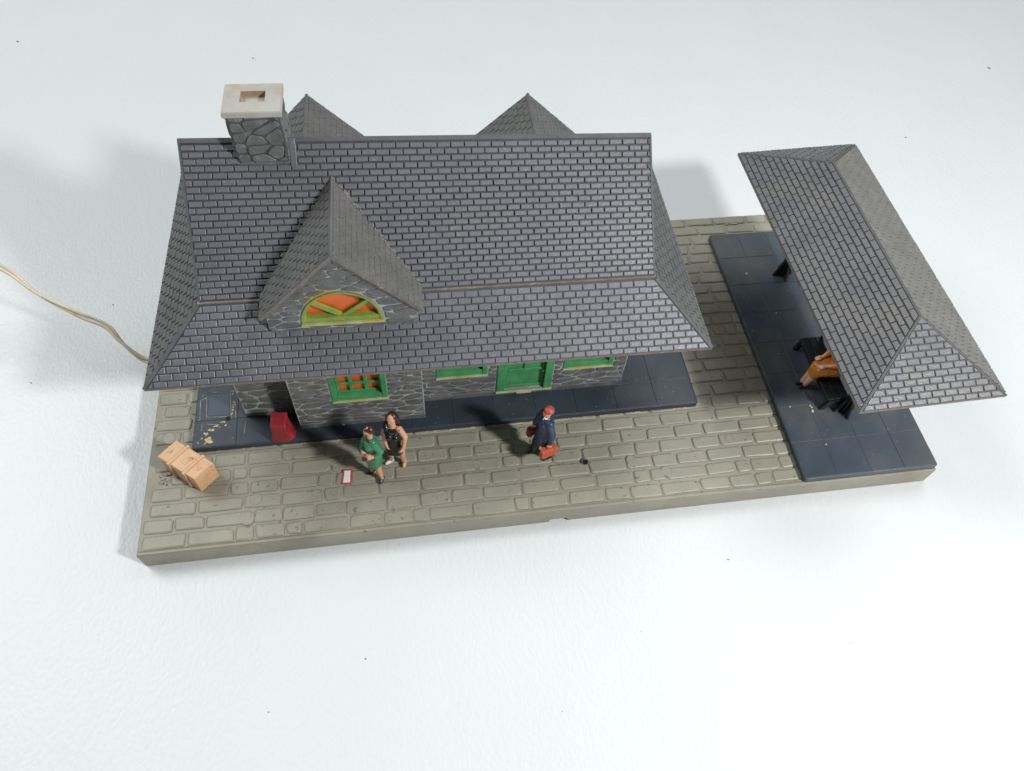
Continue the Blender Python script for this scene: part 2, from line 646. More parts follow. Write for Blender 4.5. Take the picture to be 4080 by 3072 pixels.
# white paint patch with a red edge where a figure's case once stood
pm = MB()
q0 = [(6.30, 1.77), (6.64, 1.75), (6.69, 2.30), (6.37, 2.33)]
q1 = [(6.36, 1.82), (6.585, 1.81), (6.62, 2.25), (6.42, 2.265)]
pm.hexa([(x, y, .0) for x, y in q0], [(x, y, .042) for x, y in q0], 1)
pm.hexa([(x, y, .03) for x, y in q1], [(x, y, .052) for x, y in q1], 0)
pm.build('paint_mark', ['white', 'redpaint'], base, bevel=.01)
# glue squeeze-out along the platform foot
gl = MB()
rs = random.Random(5)


for k in range(46):
    x = rs.uniform(7.5, 19.0) if k > 12 else rs.uniform(1.6, 7.5)
    blob(gl, x, 3.49, .0, rs.uniform(.04, .14), .025, rs.uniform(.02, .045), rs=rs)
for x, y in ((19.2, 3.6), (19.2, 4.4), (23.5, 12.6), (23.1, 12.58), (23.35, 12.62)):
    blob(gl, x, y, .015, .12, .035, .02, rs=rs)
gl.build('glue_residue', mat('dirty_glue', (.50, .42, .26), .55, .3, 3), base)['kind'] = 'stuff'

# ------------------------------------------------------------------ platforms


def rounded_slab(mb, x0, y0, x1, y1, z0, z1, rad=.10, edge=.035):
    def ring(ins, z):
        pts = []
        for k, (cx, cy) in enumerate(((x1, y1), (x0, y1), (x0, y0), (x1, y0))):
            sx, sy = (1, -1, -1, 1)[k], (1, 1, -1, -1)[k]
            for t in range(5):
                a = R(k * 90 + t * 22.5)
                pts.append((cx - sx * rad + (rad - ins) * math.cos(a), cy - sy * rad + (rad - ins) * math.sin(a), z))
        return pts
    mb.rings([ring(0, z0), ring(0, z1 - edge), ring(edge * .3, z1 - edge * .3), ring(edge, z1)], 0)


def platform(name, rect, xs, ys, m, label):
    x0, y0, x1, y1 = rect
    root = thing(name, (x0, y0, -.02), label, 'platform')
    mb = MB()
    rounded_slab(mb, x0, y0, x1, y1, -.02, .243)
    mb.build('slab', m, root)
    tl = MB()
    xs = [x0 + .04] + [x for x in xs if x0 < x < x1] + [x1 - .04]
    ys = [y0 + .04] + [y for y in ys if y0 < y < y1] + [y1 - .04]
    for i in range(len(xs) - 1):
        for j in range(len(ys) - 1):
            g = .007
            a, b_, c, d_ = xs[i] + g, ys[j] + g, xs[i + 1] - g, ys[j + 1] - g
            tl.rings([[(a, b_, .23), (c, b_, .23), (c, d_, .23), (a, d_, .23)], [(a, b_, .252), (c, b_, .252), (c, d_, .252), (a, d_, .252)],
                      [(a + .008, b_ + .008, .257), (c - .008, b_ + .008, .257), (c - .008, d_ - .008, .257), (a + .008, d_ - .008, .257)]], 0, cap0=False)
    tl.build('paving_tiles', m, root)
    return root


plat = platform('station_platform', PLAT, [2.86 + 1.475 * k for k in range(12)], [4.60 + 1.475 * k for k in range(6)], 'navy',
                'long dark navy tiled platform slab under the stone station building')
slab = platform('shelter_platform', SLAB, [23.2, 24.45, 25.7], [1.5 + 1.48 * k for k in range(8)], 'slab_dusty',
                'dusty dark blue tiled platform slab under the open shelter roof')
# left end of the long platform: bare patch, scratched outline and glue left by a lost part
gp = MB()
rs = random.Random(11)
for x, y, rx, ry_ in ((1.98, 3.83, .20, .16), (1.86, 4.05, .10, .09), (2.0, 4.22, .13, .06), (2.15, 4.36, .12, .05), (2.37, 4.49, .12, .05),
                      (2.47, 4.36, .05, .05), (2.66, 4.80, .035, .07), (2.68, 4.95, .05, .06), (2.69, 5.15, .07, .05), (2.70, 5.28, .06, .05), (2.68, 5.05, .05, .05),
                      (2.63, 5.62, .05, .05), (2.62, 5.74, .06, .05), (1.63, 3.75, .04, .06), (1.83, 3.68, .08, .03), (1.72, 3.9, .04, .05), (2.28, 4.30, .05, .03), (2.62, 4.62, .08, .02)):
    for q in range(7):
        blob(gp, x + rs.uniform(-.6, .6) * rx, y + rs.uniform(-.6, .6) * ry_, .258, rx * rs.uniform(.12, .5), ry_ * rs.uniform(.12, .5), .005, rs=rs)
gp.build('glue_stain', 'glue', plat)['kind'] = 'stuff'
sc_ = MB()
pale = mat('scratch_line', (.26, .27, .24), .5, .5, 5, stain=(.05, .055, .065), stain_scale=2.2, stain_lo=.5, stain_amt=.9)
for p, q in (((1.56, 5.46), (1.60, 4.74)), ((1.76, 5.56), (1.82, 4.72)), ((1.56, 5.46), (1.76, 5.56)), ((1.69, 4.5), (1.70, 4.2)),
             ((1.85, 4.74), (2.5, 4.70)), ((1.63, 4.72), (1.55, 4.62)), ((1.80, 5.77), (2.58, 5.72)), ((2.55, 5.7), (2.64, 4.66)),
             ((2.74, 5.3), (2.80, 4.6)), ((3.14, 4.45), (3.12, 3.95)), ((1.6, 5.6), (1.72, 5.85)), ((1.85, 4.45), (2.25, 4.40))):
    p, q = V((*p, .258)), V((*q, .258))
    nn = (q - p).cross(V((0, 0, 1))).normalized() * .010
    sc_.hexa([p - nn, q - nn, q + nn, p + nn], [v + V((0, 0, .004)) for v in (p - nn, q - nn, q + nn, p + nn)])
sc_.build('scratch', pale, plat)
pb = MB()
pb.box((1.86, 4.80, .24), (2.56, 5.68, .261))
pb.box((1.80, 5.76, .24), (2.60, 5.95, .262))
pb.build('bare_patch', mat('blue_bare_patch', (.042, .064, .090), .35, .25, 1.2, .4, (.10, .13, .16), 6, .66), plat, bevel=.006)
ph = MB()
rg = lambda r_, z_: [(2.545 + r_ * math.cos(k * math.pi / 10), 4.61 + r_ * math.sin(k * math.pi / 10), z_) for k in range(20)]
ph.rings([rg(.085, .24), rg(.085, .2655)], 0, cap0=False)  # low black plug on the tiles, coloured as the hole's shaded inside
ph.build('peg_hole', 'hole', plat)

# ------------------------------------------------------------------ the station building
RY = 7.65
cR = V((9.7, 7.4, 5.0))
RR = Matrix.Rotation(-.018, 3, 'Z')
rt_ = lambda p: cR + RR @ (V(p) - cR)
bld = thing('station_building', (9.8, RY, .25), 'model railway station with dark shingled roof, stone chimney and green doors', 'station building')
X0, X1, Y0, Y1 = 3.17, 16.44, 4.656, 2 * RY - 4.656
BX0, BX1, BY0 = 5.02, 9.27, 3.971
ZB, ZT = .25, 4.62


def wall_slab(mb, F, u0, u1, v0, v1, holes, t, n):
    """a wall of thickness t with rectangular openings, split in boxes; F maps (u, v) to the outer face"""
    n = V(n)
    us = sorted({u0, u1} | {h[0] for h in holes} | {h[2] for h in holes})
    for a, b_ in zip(us[:-1], us[1:]):
        spans = [(v0, v1)]
        for h in holes:
            if h[0] <= a and h[2] >= b_:
                ns = []
                for s0, s1 in spans:
                    if h[1] > s0:
                        ns.append((s0, min(s1, h[1])))
                    if h[3] < s1:
                        ns.append((max(s0, h[3]), s1))
                spans = [s for s in ns if s[1] - s[0] > 1e-4]
        for s0, s1 in spans:
            f = [V(F(*p)) for p in ((a, s0), (b_, s0), (b_, s1), (a, s1))]
            mb.hexa([p - n * t for p in f], f, 0)


def rectpoly(h):
    return [(h[0], h[1]), (h[2], h[1]), (h[2], h[3]), (h[0], h[3])]


WIN1 = (6.36, 1.80, 8.02, 3.55)          # window of the front bay
WIN2 = (9.82, 1.66, 11.44, 3.55)
DOOR = (11.93, .46, 13.77, 3.75)
WIN3 = (14.24, 1.60, 15.88, 3.55)
wl = MB()
# front walls
Fm = lambda u, v: (u, Y0, v)
Fb = lambda u, v: (u, BY0, v)
N_ = (0, -1, 0)
wall_slab(wl, Fm, X0 + .005, BX0, ZB + .2, ZT, [], .3, N_)
stones(wl, [(X0, .47), (BX0 - .01, .47), (BX0 - .01, ZT), (X0, ZT)], Fm, N_, size=(.70, .34), g=(.012, .04), seed=3)
hs = [WIN2, DOOR, WIN3]
wall_slab(wl, Fm, BX1, X1 - .005, ZB + .2, ZT, hs, .3, N_)
stones(wl, [(BX1 + .01, .47), (X1, .47), (X1, ZT), (BX1 + .01, ZT)], Fm, N_, [rectpoly((h[0] - .09, h[1] - .12, h[2] + .09, h[3])) for h in hs], size=(.72, .25), seed=4)
wall_slab(wl, Fb, BX0 + .005, BX1 - .005, ZB + .2, ZT, [WIN1], .3, N_)
stones(wl, [(BX0, .47), (BX1, .47), (BX1, ZT), (BX0, ZT)], Fb, N_, [rectpoly((WIN1[0] - .09, WIN1[1] - .14, WIN1[2] + .09, WIN1[3]))], size=(.80, .24), g=(.012, .036), seed=8)
# bay flanks
for xx, sg, sd in ((BX0, -1, 31), (BX1, 1, 32)):
    Ff = lambda u, v, xx=xx, sg=sg: (xx - sg * .036, u, v)
    wall_slab(wl, Ff, BY0 + .01, Y0 + .3, ZB + .2, ZT, [], .3, (sg, 0, 0))
    stones(wl, [(BY0 + .01, .47), (Y0 - .02, .47), (Y0 - .02, ZT), (BY0 + .01, ZT)], Ff, (sg, 0, 0), size=(.5, .25), seed=sd)
for cx_, cy_ in ((BX0, BY0), (BX1, BY0), (X1, Y0), (X0, Y0)):
    sx_ = 1 if cx_ in (BX0, X0) else -1
    wl.box((min(cx_, cx_ + sx_ * .035), cy_ - .022, .46), (max(cx_, cx_ + sx_ * .035), cy_ + .12, ZT), 0)
# end walls and back wall
for xx, sg, sd in ((X0, -1, 41), (X1, 1, 42)):
    Ff = lambda u, v, xx=xx: (xx, u, v)
    wall_slab(wl, Ff, Y0 + .3, Y1, ZB + .2, ZT, [], .3, (sg, 0, 0))
    stones(wl, [(Y0 + .02, .47), (Y1 - .02, .47), (Y1 - .02, ZT), (Y0 + .02, ZT)], Ff, (sg, 0, 0), size=(.62, .30), seed=sd)
Fk = lambda u, v: (u, Y1, v)
wall_slab(wl, Fk, X0 + .3, X1 - .3, ZB + .2, ZT, [], .3, (0, 1, 0))
stones(wl, [(X0 + .05, .47), (X1 - .05, .47), (X1 - .05, ZT), (X0 + .05, ZT)], Fk, (0, 1, 0), size=(.8, .36), seed=43)
wall = wl.build('wall', ['mortar', 'stone'], bld)
fd = MB()
fd.box((X0 - .01, Y0 - .035, .245), (BX0 + .06, Y0 + .26, .449))
fd.box((BX1 - .06, Y0 - .035, .245), (X1 + .01, Y0 + .26, .449))
fd.box((BX0 - .01, BY0 - .035, .245), (BX1 + .01, BY0 + .26, .449))
fd.box((X0 - .03, Y0 + .28, .245), (X0 + .26, Y1, .449))
fd.box((X1 - .26, Y0 + .28, .245), (X1 + .03, Y1, .449))
fd.box((BX0 - .02, BY0 + .28, .245), (BX0 + .2, Y0 - .04, .449))
fd.box((BX1 - .2, BY0 + .28, .245), (BX1 + .02, Y0 - .04, .449))
fd.build('foundation', 'stone', bld, bevel=.012)
for lo_, hi_ in (((12.58, Y0 - .10, .30), (13.12, Y0 - .04, .385)), ((6.40, BY0 - .08, .27), (6.49, BY0 - .04, .36))):
    ft = MB()
    ft.box(lo_, hi_)
    ft.build('foot_tab', 'grey_tab', bld, bevel=.01)


def window(h, y, cols, rows, m='green'):
    u0, v0, u1, v1 = h
    f = MB()
    t = .11
    f.box((u0 - .07, y - .035, v0 - .06), (u0 + t, y + .24, v1 + .06))
    f.box((u1 - t, y - .035, v0 - .06), (u1 + .07, y + .24, v1 + .06))
    f.box((u0 + t, y - .035, v1 - t), (u1 - t, y + .24, v1 + .06))
    f.box((u0 + t, y - .02, v0 - .05), (u1 - t, y + .24, v0 + .20))
    fr = f.build('window', m, bld, bevel=.02)
    s_ = MB()
    s_.box((u0 - .09, y - .085, v0 - .115), (u1 + .09, y + .05, v0 - .055))
    s_.build('sill', 'sill', fr, bevel=.018)
    g = MB()
    iu0, iu1, iv0, iv1 = u0 + t, u1 - t, v0 + .20, v1 - t
    yy = y + .12
    t_ = .055
    g.box((iu0, yy, iv0), (iu0 + .07, yy + .08, iv1))
    g.box((iu1 - .07, yy, iv0), (iu1, yy + .08, iv1))
    g.box((iu0 + .07, yy, iv0), (iu1 - .07, yy + .08, iv0 + .08))
    for k in range(1, cols):
        x = iu0 + (iu1 - iu0) * k / cols
        g.box((x - t_, yy + .004, iv0 + .08), (x + t_, yy + .076, iv1))
    for k in range(1, rows):
        z = iv0 + (iv1 - iv0) * k / rows
        g.box((iu0 + .07, yy + .008, z - t_), (iu1 - .07, yy + .072, z + t_))
    g.build('glazing_bars', m, fr, bevel=.012)
    p = MB()
    p.box((iu0 + .005, yy + .1, iv0 + .005), (iu1 - .005, yy + .13, iv1 - .005))
    p.build('pane', 'pane', fr)


window(WIN1, BY0, 3, 3)
window(WIN2, Y0, 3, 3)
window(WIN3, Y0, 3, 3)
# the green door
u0, v0, u1, v1 = DOOR
f = MB()
f.box((u0 - .07, Y0 - .05, v0 - .01), (u0 + .22, Y0 + .24, v1 + .08))
f.box((u1 - .22, Y0 - .05, v0 - .01), (u1 + .07, Y0 + .24, v1 + .08))
f.box((u0 + .22, Y0 - .05, v1 - .16), (u1 - .22, Y0 + .24, v1 + .08))
df = f.build('door_frame', 'green', bld, bevel=.025)
s_ = MB()
s_.box((u0 - .10, Y0 - .10, v0 - .07), (u1 + .10, Y0 + .2, v0 - .012))
s_.build('threshold', 'sill', df, bevel=.02)
dd = MB()
a0, a1 = u0 + .225, u1 - .225
dd.box((a0, Y0 + .13, v0 - .005), (a1, Y0 + .2, v1 - .17))
st = .10
for x_ in (a0, a1 - st):
    dd.box((x_ + .002, Y0 + .07, v0), (x_ + st - .002, Y0 + .128, v1 - .17))
mid = (a0 + a1) / 2
for z0, z1 in ((v0, v0 + .16), (v0 + .98, v0 + 1.12), (v1 - .3, v1 - .17)):
    dd.box((a0 + st, Y0 + .074, z0), (a1 - st, Y0 + .128, z1))
dd.box((mid - .05, Y0 + .076, v0 + 1.12), (mid + .05, Y0 + .128, v1 - .3))
door = dd.build('door', 'green', bld, bevel=.02)
kn = MB()
kn.tube([(a1 - .05, Y0 + .07, v0 + .98), (a1 - .05, Y0 + .02, v0 + .98), (a1 - .05, Y0 + .005, v0 + .98)], [.02, .035, .02], 8)
kn.build('handle', 'sill', door)

# ---- roof (fitted to the photograph, then turned by a degree because the real one sits askew)
RXL, RXR = 3.27, 16.46
ZRL, ZRR = 9.36, 9.02
BXL, BXR, BYF = 3.134, 16.614, 4.73
ZBL, ZBR = 5.956, 6.0
EXL, EXR, EYF = 1.391, 18.322, 3.006
ZEL, ZER = 4.417, 4.579
mir = lambda y: 2 * RY - y
lerp = lambda a, b_, t: a + (b_ - a) * t
ze = lambda x: lerp(ZEL, ZER, (x - EXL) / (EXR - EXL))
zb = lambda x: lerp(ZBL, ZBR, (x - BXL) / (BXR - BXL))
zr = lambda x: lerp(ZRL, ZRR, (x - RXL) / (RXR - RXL))
E_ = .10
rf = MB()
eav = [(EXL, EYF), (EXR, EYF), (EXR, mir(EYF)), (EXL, mir(EYF))]
brk = [(BXL, BYF), (BXR, BYF), (BXR, mir(BYF)), (BXL, mir(BYF))]
rf.rings([[(x, y, ze(x) - E_) for x, y in eav], [(x, y, ze(x)) for x, y in eav], [(x, y, zb(x)) for x, y in brk]], 0, cap1=False, mats=[2, 0])
# little ledge and the steep upper gable
lg = .10
rf.rings([[(x, y, zb(x)) for x, y in brk], [(x, y, zb(x) + .05) for x, y in brk],
          [(x + (.03 if x < 9 else -.03), y + (.07 if y < RY else -.07), zb(x) + .05) for x, y in brk]], 2, cap0=False, cap1=False)
ub = [(x + (.03 if x < 9 else -.03), y + (.07 if y < RY else -.07), zb(x) + .05) for x, y in brk]
A, B_, C_, D_ = [V(p) for p in ub]
Lp, Rp = V((RXL, RY, ZRL)), V((RXR, RY, ZRR))
rf.add([A, B_, C_, D_, Lp, Rp], [(0, 1, 5, 4), (2, 3, 4, 5)], 0)
rf.add([A, D_, Lp, B_, C_, Rp], [(1, 0, 2), (3, 4, 5)], 1)
roof = rf.build('roof', ['groove_shade', 'stone', 'roof_edge'], bld, T=rt_)

sh = MB()
# main front slope: 23 courses
Lm = (A - V((A.x, RY, zr(A.x)))).length
Ffm = lambda u, v: (u, lerp(A.y, RY, v / Lm), lerp(zb(u) + .05, zr(u), v / Lm))
nF = V((0, -(zr(9) - zb(9)), RY - BYF)).normalized()
shingles(sh, [(BXL + .06, .03), (BXR - .06, .03), (RXR - .03, Lm - .10), (RXL + .03, Lm - .10)], Ffm, nF, 23, Lm - .10, w=.385, v0=.03, shift=.1, gap=.034, vgap=.046, side=1, bev=.014)  # side faces coloured dark to draw the shadow line under each course
Fbm = lambda u, v: (u, mir(lerp(A.y, RY, v / Lm)), lerp(zb(u) + .05, zr(u), v / Lm))
shingles(sh, [(BXL + .06, .03), (BXR - .06, .03), (RXR - .03, Lm - .10), (RXL + .03, Lm - .10)], Fbm, V((0, -nF.y, nF.z)), 23, Lm - .10, v0=.03)
# skirt, front and back: 12 courses
Ls = math.hypot(BYF - EYF, zb(9) - ze(9))
Fsf = lambda u, v: (u, lerp(EYF, BYF, v / Ls), lerp(ze(u), zb(u), v / Ls))
nS = V((0, -(zb(9) - ze(9)), BYF - EYF)).normalized()
hip = .07
pol = [(EXL + hip * 1.2, 0.0), (EXR - hip * 1.2, 0.0), (BXR - hip, Ls - .02), (BXL + hip, Ls - .02)]
shingles(sh, pol, Fsf, nS, 11, Ls - .02, w=.395, v0=.0, shift=.2, gap=.038, vgap=.036, th=.036)
Fsb = lambda u, v: (u, mir(lerp(EYF, BYF, v / Ls)), lerp(ze(u), zb(u), v / Ls))
shingles(sh, pol, Fsb, V((0, -nS.y, nS.z)), 11, Ls - .02, w=.395, v0=.0, gap=.038, vgap=.036, th=.036)
sh.build('shingles', ['roof', 'groove_shade'], roof, T=rt_)
# hipped ends: dustier, seen at a glance
for xe, xb in ((EXL, BXL), (EXR, BXR)):
    se = MB()
    Le = math.hypot(xe - xb, zb(xb) - ze(xe))
    Fe = lambda u, v, xe=xe, xb=xb, Le=Le: (lerp(xe, xb, v / Le), u, lerp(ze(xe), zb(xb), v / Le))
    sg = -1 if xe < 9 else 1
    ne = V((sg * (zb(xb) - ze(xe)), 0, abs(xe - xb))).normalized()
    pol = [(EYF + hip, 0.0), (mir(EYF) - hip, 0.0), (mir(BYF) - hip, Le - .02), (BYF + hip, Le - .02)]
    shingles(se, pol, Fe, ne, 11, Le - .02, w=.395, gap=.05, vgap=.05, th=.035)
    se.build('end_shingles', 'roof_dusty', roof, T=rt_)


def cap_strip(mb, p, q, wd, ht, n1, n2):
    """low strip folded over a ridge or hip between two planes with normals n1, n2"""
    p, q, n1, n2 = V(p), V(q), V(n1).normalized(), V(n2).normalized()
    t = (q - p).normalized()
    a, b_ = n1.cross(t), n2.cross(t)
    mid = (n1 + n2).normalized()
    if a.dot(n2) > 0:
        a = -a
    if b_.dot(n1) > 0:
        b_ = -b_
    lo, hi = [], []
    for e in (p, q):
        lo.append([e + a * wd, e + a * wd + n1 * ht, e + mid * ht * 1.15, e + b_ * wd + n2 * ht, e + b_ * wd, e - mid * ht])
    mb.rings(lo, 0)


rc = MB()
nB = V((0, -nF.y, nF.z))
cap_strip(rc, (RXL - .01, RY, ZRL), (RXR + .01, RY, ZRR), .085, .045, nF, nB)
nL = V((-(ZBL - ZEL), 0, BXL - EXL)).normalized()
nR = V(((ZBR - ZER), 0, EXR - BXR)).normalized()
nSb = V((0, -nS.y, nS.z))
for x0, y0, x1, y1, n1, n2 in ((EXL, EYF, BXL, BYF, nS, nL), (EXR, EYF, BXR, BYF, nS, nR), (EXL, mir(EYF), BXL, mir(BYF), nSb, nL), (EXR, mir(EYF), BXR, mir(BYF), nSb, nR)):
    cap_strip(rc, (x0, y0, ze(x0)), (x1, y1, zb(x1)), .06, .03, n1, n2)
# thin verge strips along the gable edges
for xb_, xr_, zz, nn in ((BXL + .05, RXL, ZRL, V((-1, 0, 0))), (BXR - .05, RXR, ZRR, V((1, 0, 0)))):
    for yy, pn in ((A.y, nF), (mir(A.y), nB)):
        cap_strip(rc, (xb_, yy, zb(xb_) + .05), (xr_, RY, zz), .035, .03, pn, nn)
rc.build('ridge_cap', mat('matt_roof_cap', (.115, .113, .118), .62, .15, 2, spec=.3), roof, T=rt_, fix=True)

# ---- dormers
def dormer(xc, yw, zr_d, zrake, half, yback, sgn, front_wall, yrake_over=.10, wb=None):
    """gabled dormer; sgn -1 faces the viewer, +1 faces away"""
    d_ = MB()
    yo = yw + sgn * yrake_over
    th = .09
    L_, R_ = (xc - half, zrake), (xc + half, zrake)
    # roof planes as two thick boards running into the main roof
    for sx in (-1, 1):
        e = xc + sx * half
        p = [V((e, yo, zrake)), V((xc, yo, zr_d)), V((xc, yback, zr_d)), V((e, yback, zrake))]
        nn = V((sx * (zr_d - zrake), 0, half)).normalized()
        lo = [v - nn * th for v in p]
        lo[1] = V((xc, yo, zr_d - th * 1.4))
        lo[2] = V((xc, yback, zr_d - th * 1.4))
        d_.hexa(lo, p, 0)
    dr = d_.build('dormer', 'roof_edge', bld, T=rt_, fix=True)
    s_ = MB()
    Ld = math.hypot(half, zr_d - zrake)
    for sx in (-1, 1):
        e = xc + sx * half
        nn = V((sx * (zr_d - zrake), 0, half)).normalized()
        Fd = lambda u, v, e=e: (lerp(e, xc, v / Ld), u, lerp(zrake, zr_d, v / Ld))
        ua, ub_ = min(yo, yback), max(yo, yback)
        shingles(s_, [(ua + .005, 0), (ub_, 0), (ub_, Ld - .05), (ua + .005, Ld - .05)], Fd, nn, max(8, int(Ld / .205)), Ld - .05, w=.34, gap=.035, vgap=.03, th=.028, bev=.01)
    s_.build('shingles', 'roof_dusty', dr, T=rt_)
    r_ = MB()
    cap_strip(r_, (xc, yo, zr_d), (xc, yback, zr_d), .05, .03, V((-(zr_d - zrake), 0, half)), V((zr_d - zrake, 0, half)))
    r_.build('ridge_cap', 'roof_dusty', dr, T=rt_, fix=True)
    return dr


DX, DYW, DZR, DZK, DH = 7.20, 4.045, 8.47, 6.08, 2.31
dr = dormer(DX, DYW, DZR, DZK, DH, 7.3, -1, True)
vg = MB()
rs = random.Random(77)
msl = (zr(8) - zb(8) - .05) / (RY - A.y)
for sx in (1, -1):
    for k in range(70 if sx > 0 else 34):
        t = rs.random() ** .8
        x = DX + sx * DH * (1 - t)
        z = lerp(DZK, DZR, t)
        y = A.y + (z - zb(x) - .05) / msl
        x += rs.uniform(-.02, .05) * sx
        blob(vg, x, y - .01, z + .02, rs.uniform(.012, .03), rs.uniform(.012, .03), rs.uniform(.02, .07), n=6, rs=rs)
vg.build('glue_residue', mat('valley_glue', (.36, .31, .19), .6, .3, 5), dr, T=rt_)['kind'] = 'stuff'
# stone gable with the half-round window
WX0, WX1, WZ0 = 6.06, 8.33, 5.74
wc, wr = (WX0 + WX1) / 2, (WX1 - WX0) / 2
wh = 1.22
arc = [(wc + wr * math.cos(R(a)), WZ0 + wh * math.sin(R(a))) for a in range(0, 181, 15)]
dw = MB()
gb = [(5.10, 5.36), (9.35, 5.38), (9.33, DZK + .08), (DX, DZR - .10), (5.08, DZK + .08)]
# wall face around the arch, as strips between the arch and the gable outline
outer = [(9.35, 5.38), (9.34, 5.9), (9.33, 6.16), (8.9, 6.60), (8.5, 7.0), (8.05, 7.46), (7.2, 8.33), (6.4, 7.50), (5.92, 7.0), (5.5, 6.60), (5.09, 6.16), (5.09, 5.9), (5.10, 5.36)]
fy = lambda p, dy=0: (p[0], DYW + dy, p[1])
for k in range(len(arc) - 1):
    q = [arc[k], outer[k], outer[k + 1], arc[k + 1]]
    dw.hexa([fy(p, .22) for p in q], [fy(p) for p in q], 0)
dw.hexa([fy(p, .22) for p in ((5.10, 5.3), (9.35, 5.3), (9.35, 5.38), (WX1, WZ0), (WX0, WZ0), (5.10, 5.36))],
        [fy(p) for p in ((5.10, 5.3), (9.35, 5.3), (9.35, 5.38), (WX1, WZ0), (WX0, WZ0), (5.10, 5.36))], 0)
arch_o = [(wc + (wr + .07) * math.cos(R(a)), WZ0 + (wh + .07) * math.sin(R(a))) for a in range(0, 181, 18)]
arch_o = [(WX1 + .07, WZ0 - .12)] + arch_o + [(WX0 - .07, WZ0 - .12)]
stones(dw, gb, lambda u, v: (u, DYW, v), N_, [arch_o], size=(.72, .26), g=(.010, .026), seed=15)
# cheeks
for xx in (5.10, 9.35):
    dw.hexa([(xx - .02, DYW + .22, 5.2), (xx + .02, DYW + .22, 5.2), (xx + .02, 4.9, 5.8), (xx - .02, 4.9, 5.8)],
            [(xx - .02, DYW + .22, 6.2), (xx + .02, DYW + .22, 6.2), (xx + .02, 4.9, 6.2), (xx - .02, 4.9, 6.2)], 1)
dw.build('gable_wall', ['mortar', 'stone'], dr, T=rt_, fix=True)
bb = MB()
for sx in (-1, 1):
    e0, e1 = (DX + sx * (DH - .10), DZK + .00), (DX, DZR - .12)
    q = [(e0[0], e0[1] - .02), (e0[0] - sx * .0, e0[1] + .10), (e1[0], e1[1] + .0), (e1[0], e1[1] - .17), (e0[0] - sx * .14, e0[1] - .02)]
    bb.hexa([(p[0], DYW - .005, p[1]) for p in q], [(p[0], DYW - .055, p[1]) for p in q], 0)
bb.build('barge_board', 'stone', dr, T=rt_, bevel=.012, fix=True)
aw = MB()
ins = lambda d: [(wc + (wr - d) * math.cos(R(a)), WZ0 + d * .6 + (wh - d * 1.2) * math.sin(R(a))) for a in range(0, 181, 10)]
o0, o1 = ins(-.03), ins(.10)
n_ = len(o0)
prof_ = [(o0, -.04), (ins(.05), -.045), (o1, -.02), (o1, .15)]
for (ra, ya), (rb, yb) in zip(prof_[:-1], prof_[1:]):
    for k in range(n_ - 1):
        aw.add([fy(ra[k], ya), fy(ra[k + 1], ya), fy(rb[k + 1], yb), fy(rb[k], yb)], [(0, 1, 2, 3)], 0)
aw.box((WX0 + .10, DYW - .02, WZ0 - .02), (WX1 - .10, DYW + .16, WZ0 + .17))
aw.box((WX0 + .06, DYW + .02, WZ0 - .03), (WX1 - .06, DYW + .158, WZ0 + .05))
for ang in (42, 138):
    p, q = V((wc, WZ0 + .14)), V((wc + (wr - .08) * math.cos(R(ang)), WZ0 + (wh - .08) * math.sin(R(ang))))
    t = (q - p).normalized()
    s__ = V((-t.y, t.x)) * .062
    c4 = [p - s__, q - s__, q + s__, p + s__]
    aw.hexa([fy(v, .13) for v in c4], [fy(v, .03) for v in c4], 0)
lw = aw.build('lunette_window', 'lime', dr, T=rt_, fix=True)
lp = MB()
arc2 = ins(.09)
lp.hexa([fy(p, .19) for p in arc2], [fy(p, .15) for p in arc2], 0)
lp.build('pane', 'pane', lw, T=rt_, fix=True)
ls = MB()
ls.box((WX0 - .05, DYW - .10, WZ0 - .10), (WX1 + .05, DYW + .02, WZ0 - .025))
ls.build('sill', 'sill', lw, T=rt_, bevel=.02)
# the two back dormers, only their tips show over the ridge
for xc, zc in ((6.35, 8.07), (13.41, 7.88)):
    yb = mir(3.95)
    d2 = dormer(xc, yb - .10, zc, 5.9, 2.15, 8.2, 1, False)
    g2 = MB()
    q = [(xc - 2.0, 5.2), (xc + 2.0, 5.2), (xc + 2.0, 6.0), (xc, zc - .12), (xc - 2.0, 6.0)]
    g2.hexa([(p[0], yb - .3, p[1]) for p in q], [(p[0], yb - .1, p[1]) for p in q], 0)
    g2.build('gable_wall', 'stone', d2, T=rt_, fix=True)

# ---- chimney
ch = MB()
CX0, CX1, CY0, CY1, CZ = 4.775, 6.125, 7.235, 8.34, 10.385
ch.box((CX0, CY0, 8.2), (CX1, CY1, 10.0), 0)
ch.box((CX0, CY0, 10.0), (CX1, 7.57, CZ), 0)
ch.box((CX0, 8.09, 10.0), (CX1, CY1, CZ), 0)
ch.box((CX0, 7.57, 10.0), (5.11, 8.09, CZ), 0)
ch.box((5.81, 7.57, 10.0), (CX1, 8.09, CZ), 0)
ch.box((CX0 - .03, CY0 - .03, 8.2), (CX1 + .03, CY1 + .03, 8.86), 1)
for F_, nn, wdt, sd in ((lambda u, v: (CX0 + u, CY0, v), (0, -1, 0), CX1 - CX0, 51), (lambda u, v: (CX1, CY0 + u, v), (1, 0, 0), CY1 - CY0, 52),
                        (lambda u, v: (CX0, CY0 + u, v), (-1, 0, 0), CY1 - CY0, 53), (lambda u, v: (CX0 + u, CY1, v), (0, 1, 0), CX1 - CX0, 54)):
    stones(ch, [(.01, 8.88), (wdt - .01, 8.88), (wdt - .01, CZ - .02), (.01, CZ - .02)], F_, nn, size=(.50, .36), g=(.014, .03), th=.04, seed=sd)
joint = mat('chimney_joint', (.075, .076, .074), .6, .3, 3, stain=(.26, .26, .25), stain_scale=.9, stain_lo=.58, stain_amt=.8)
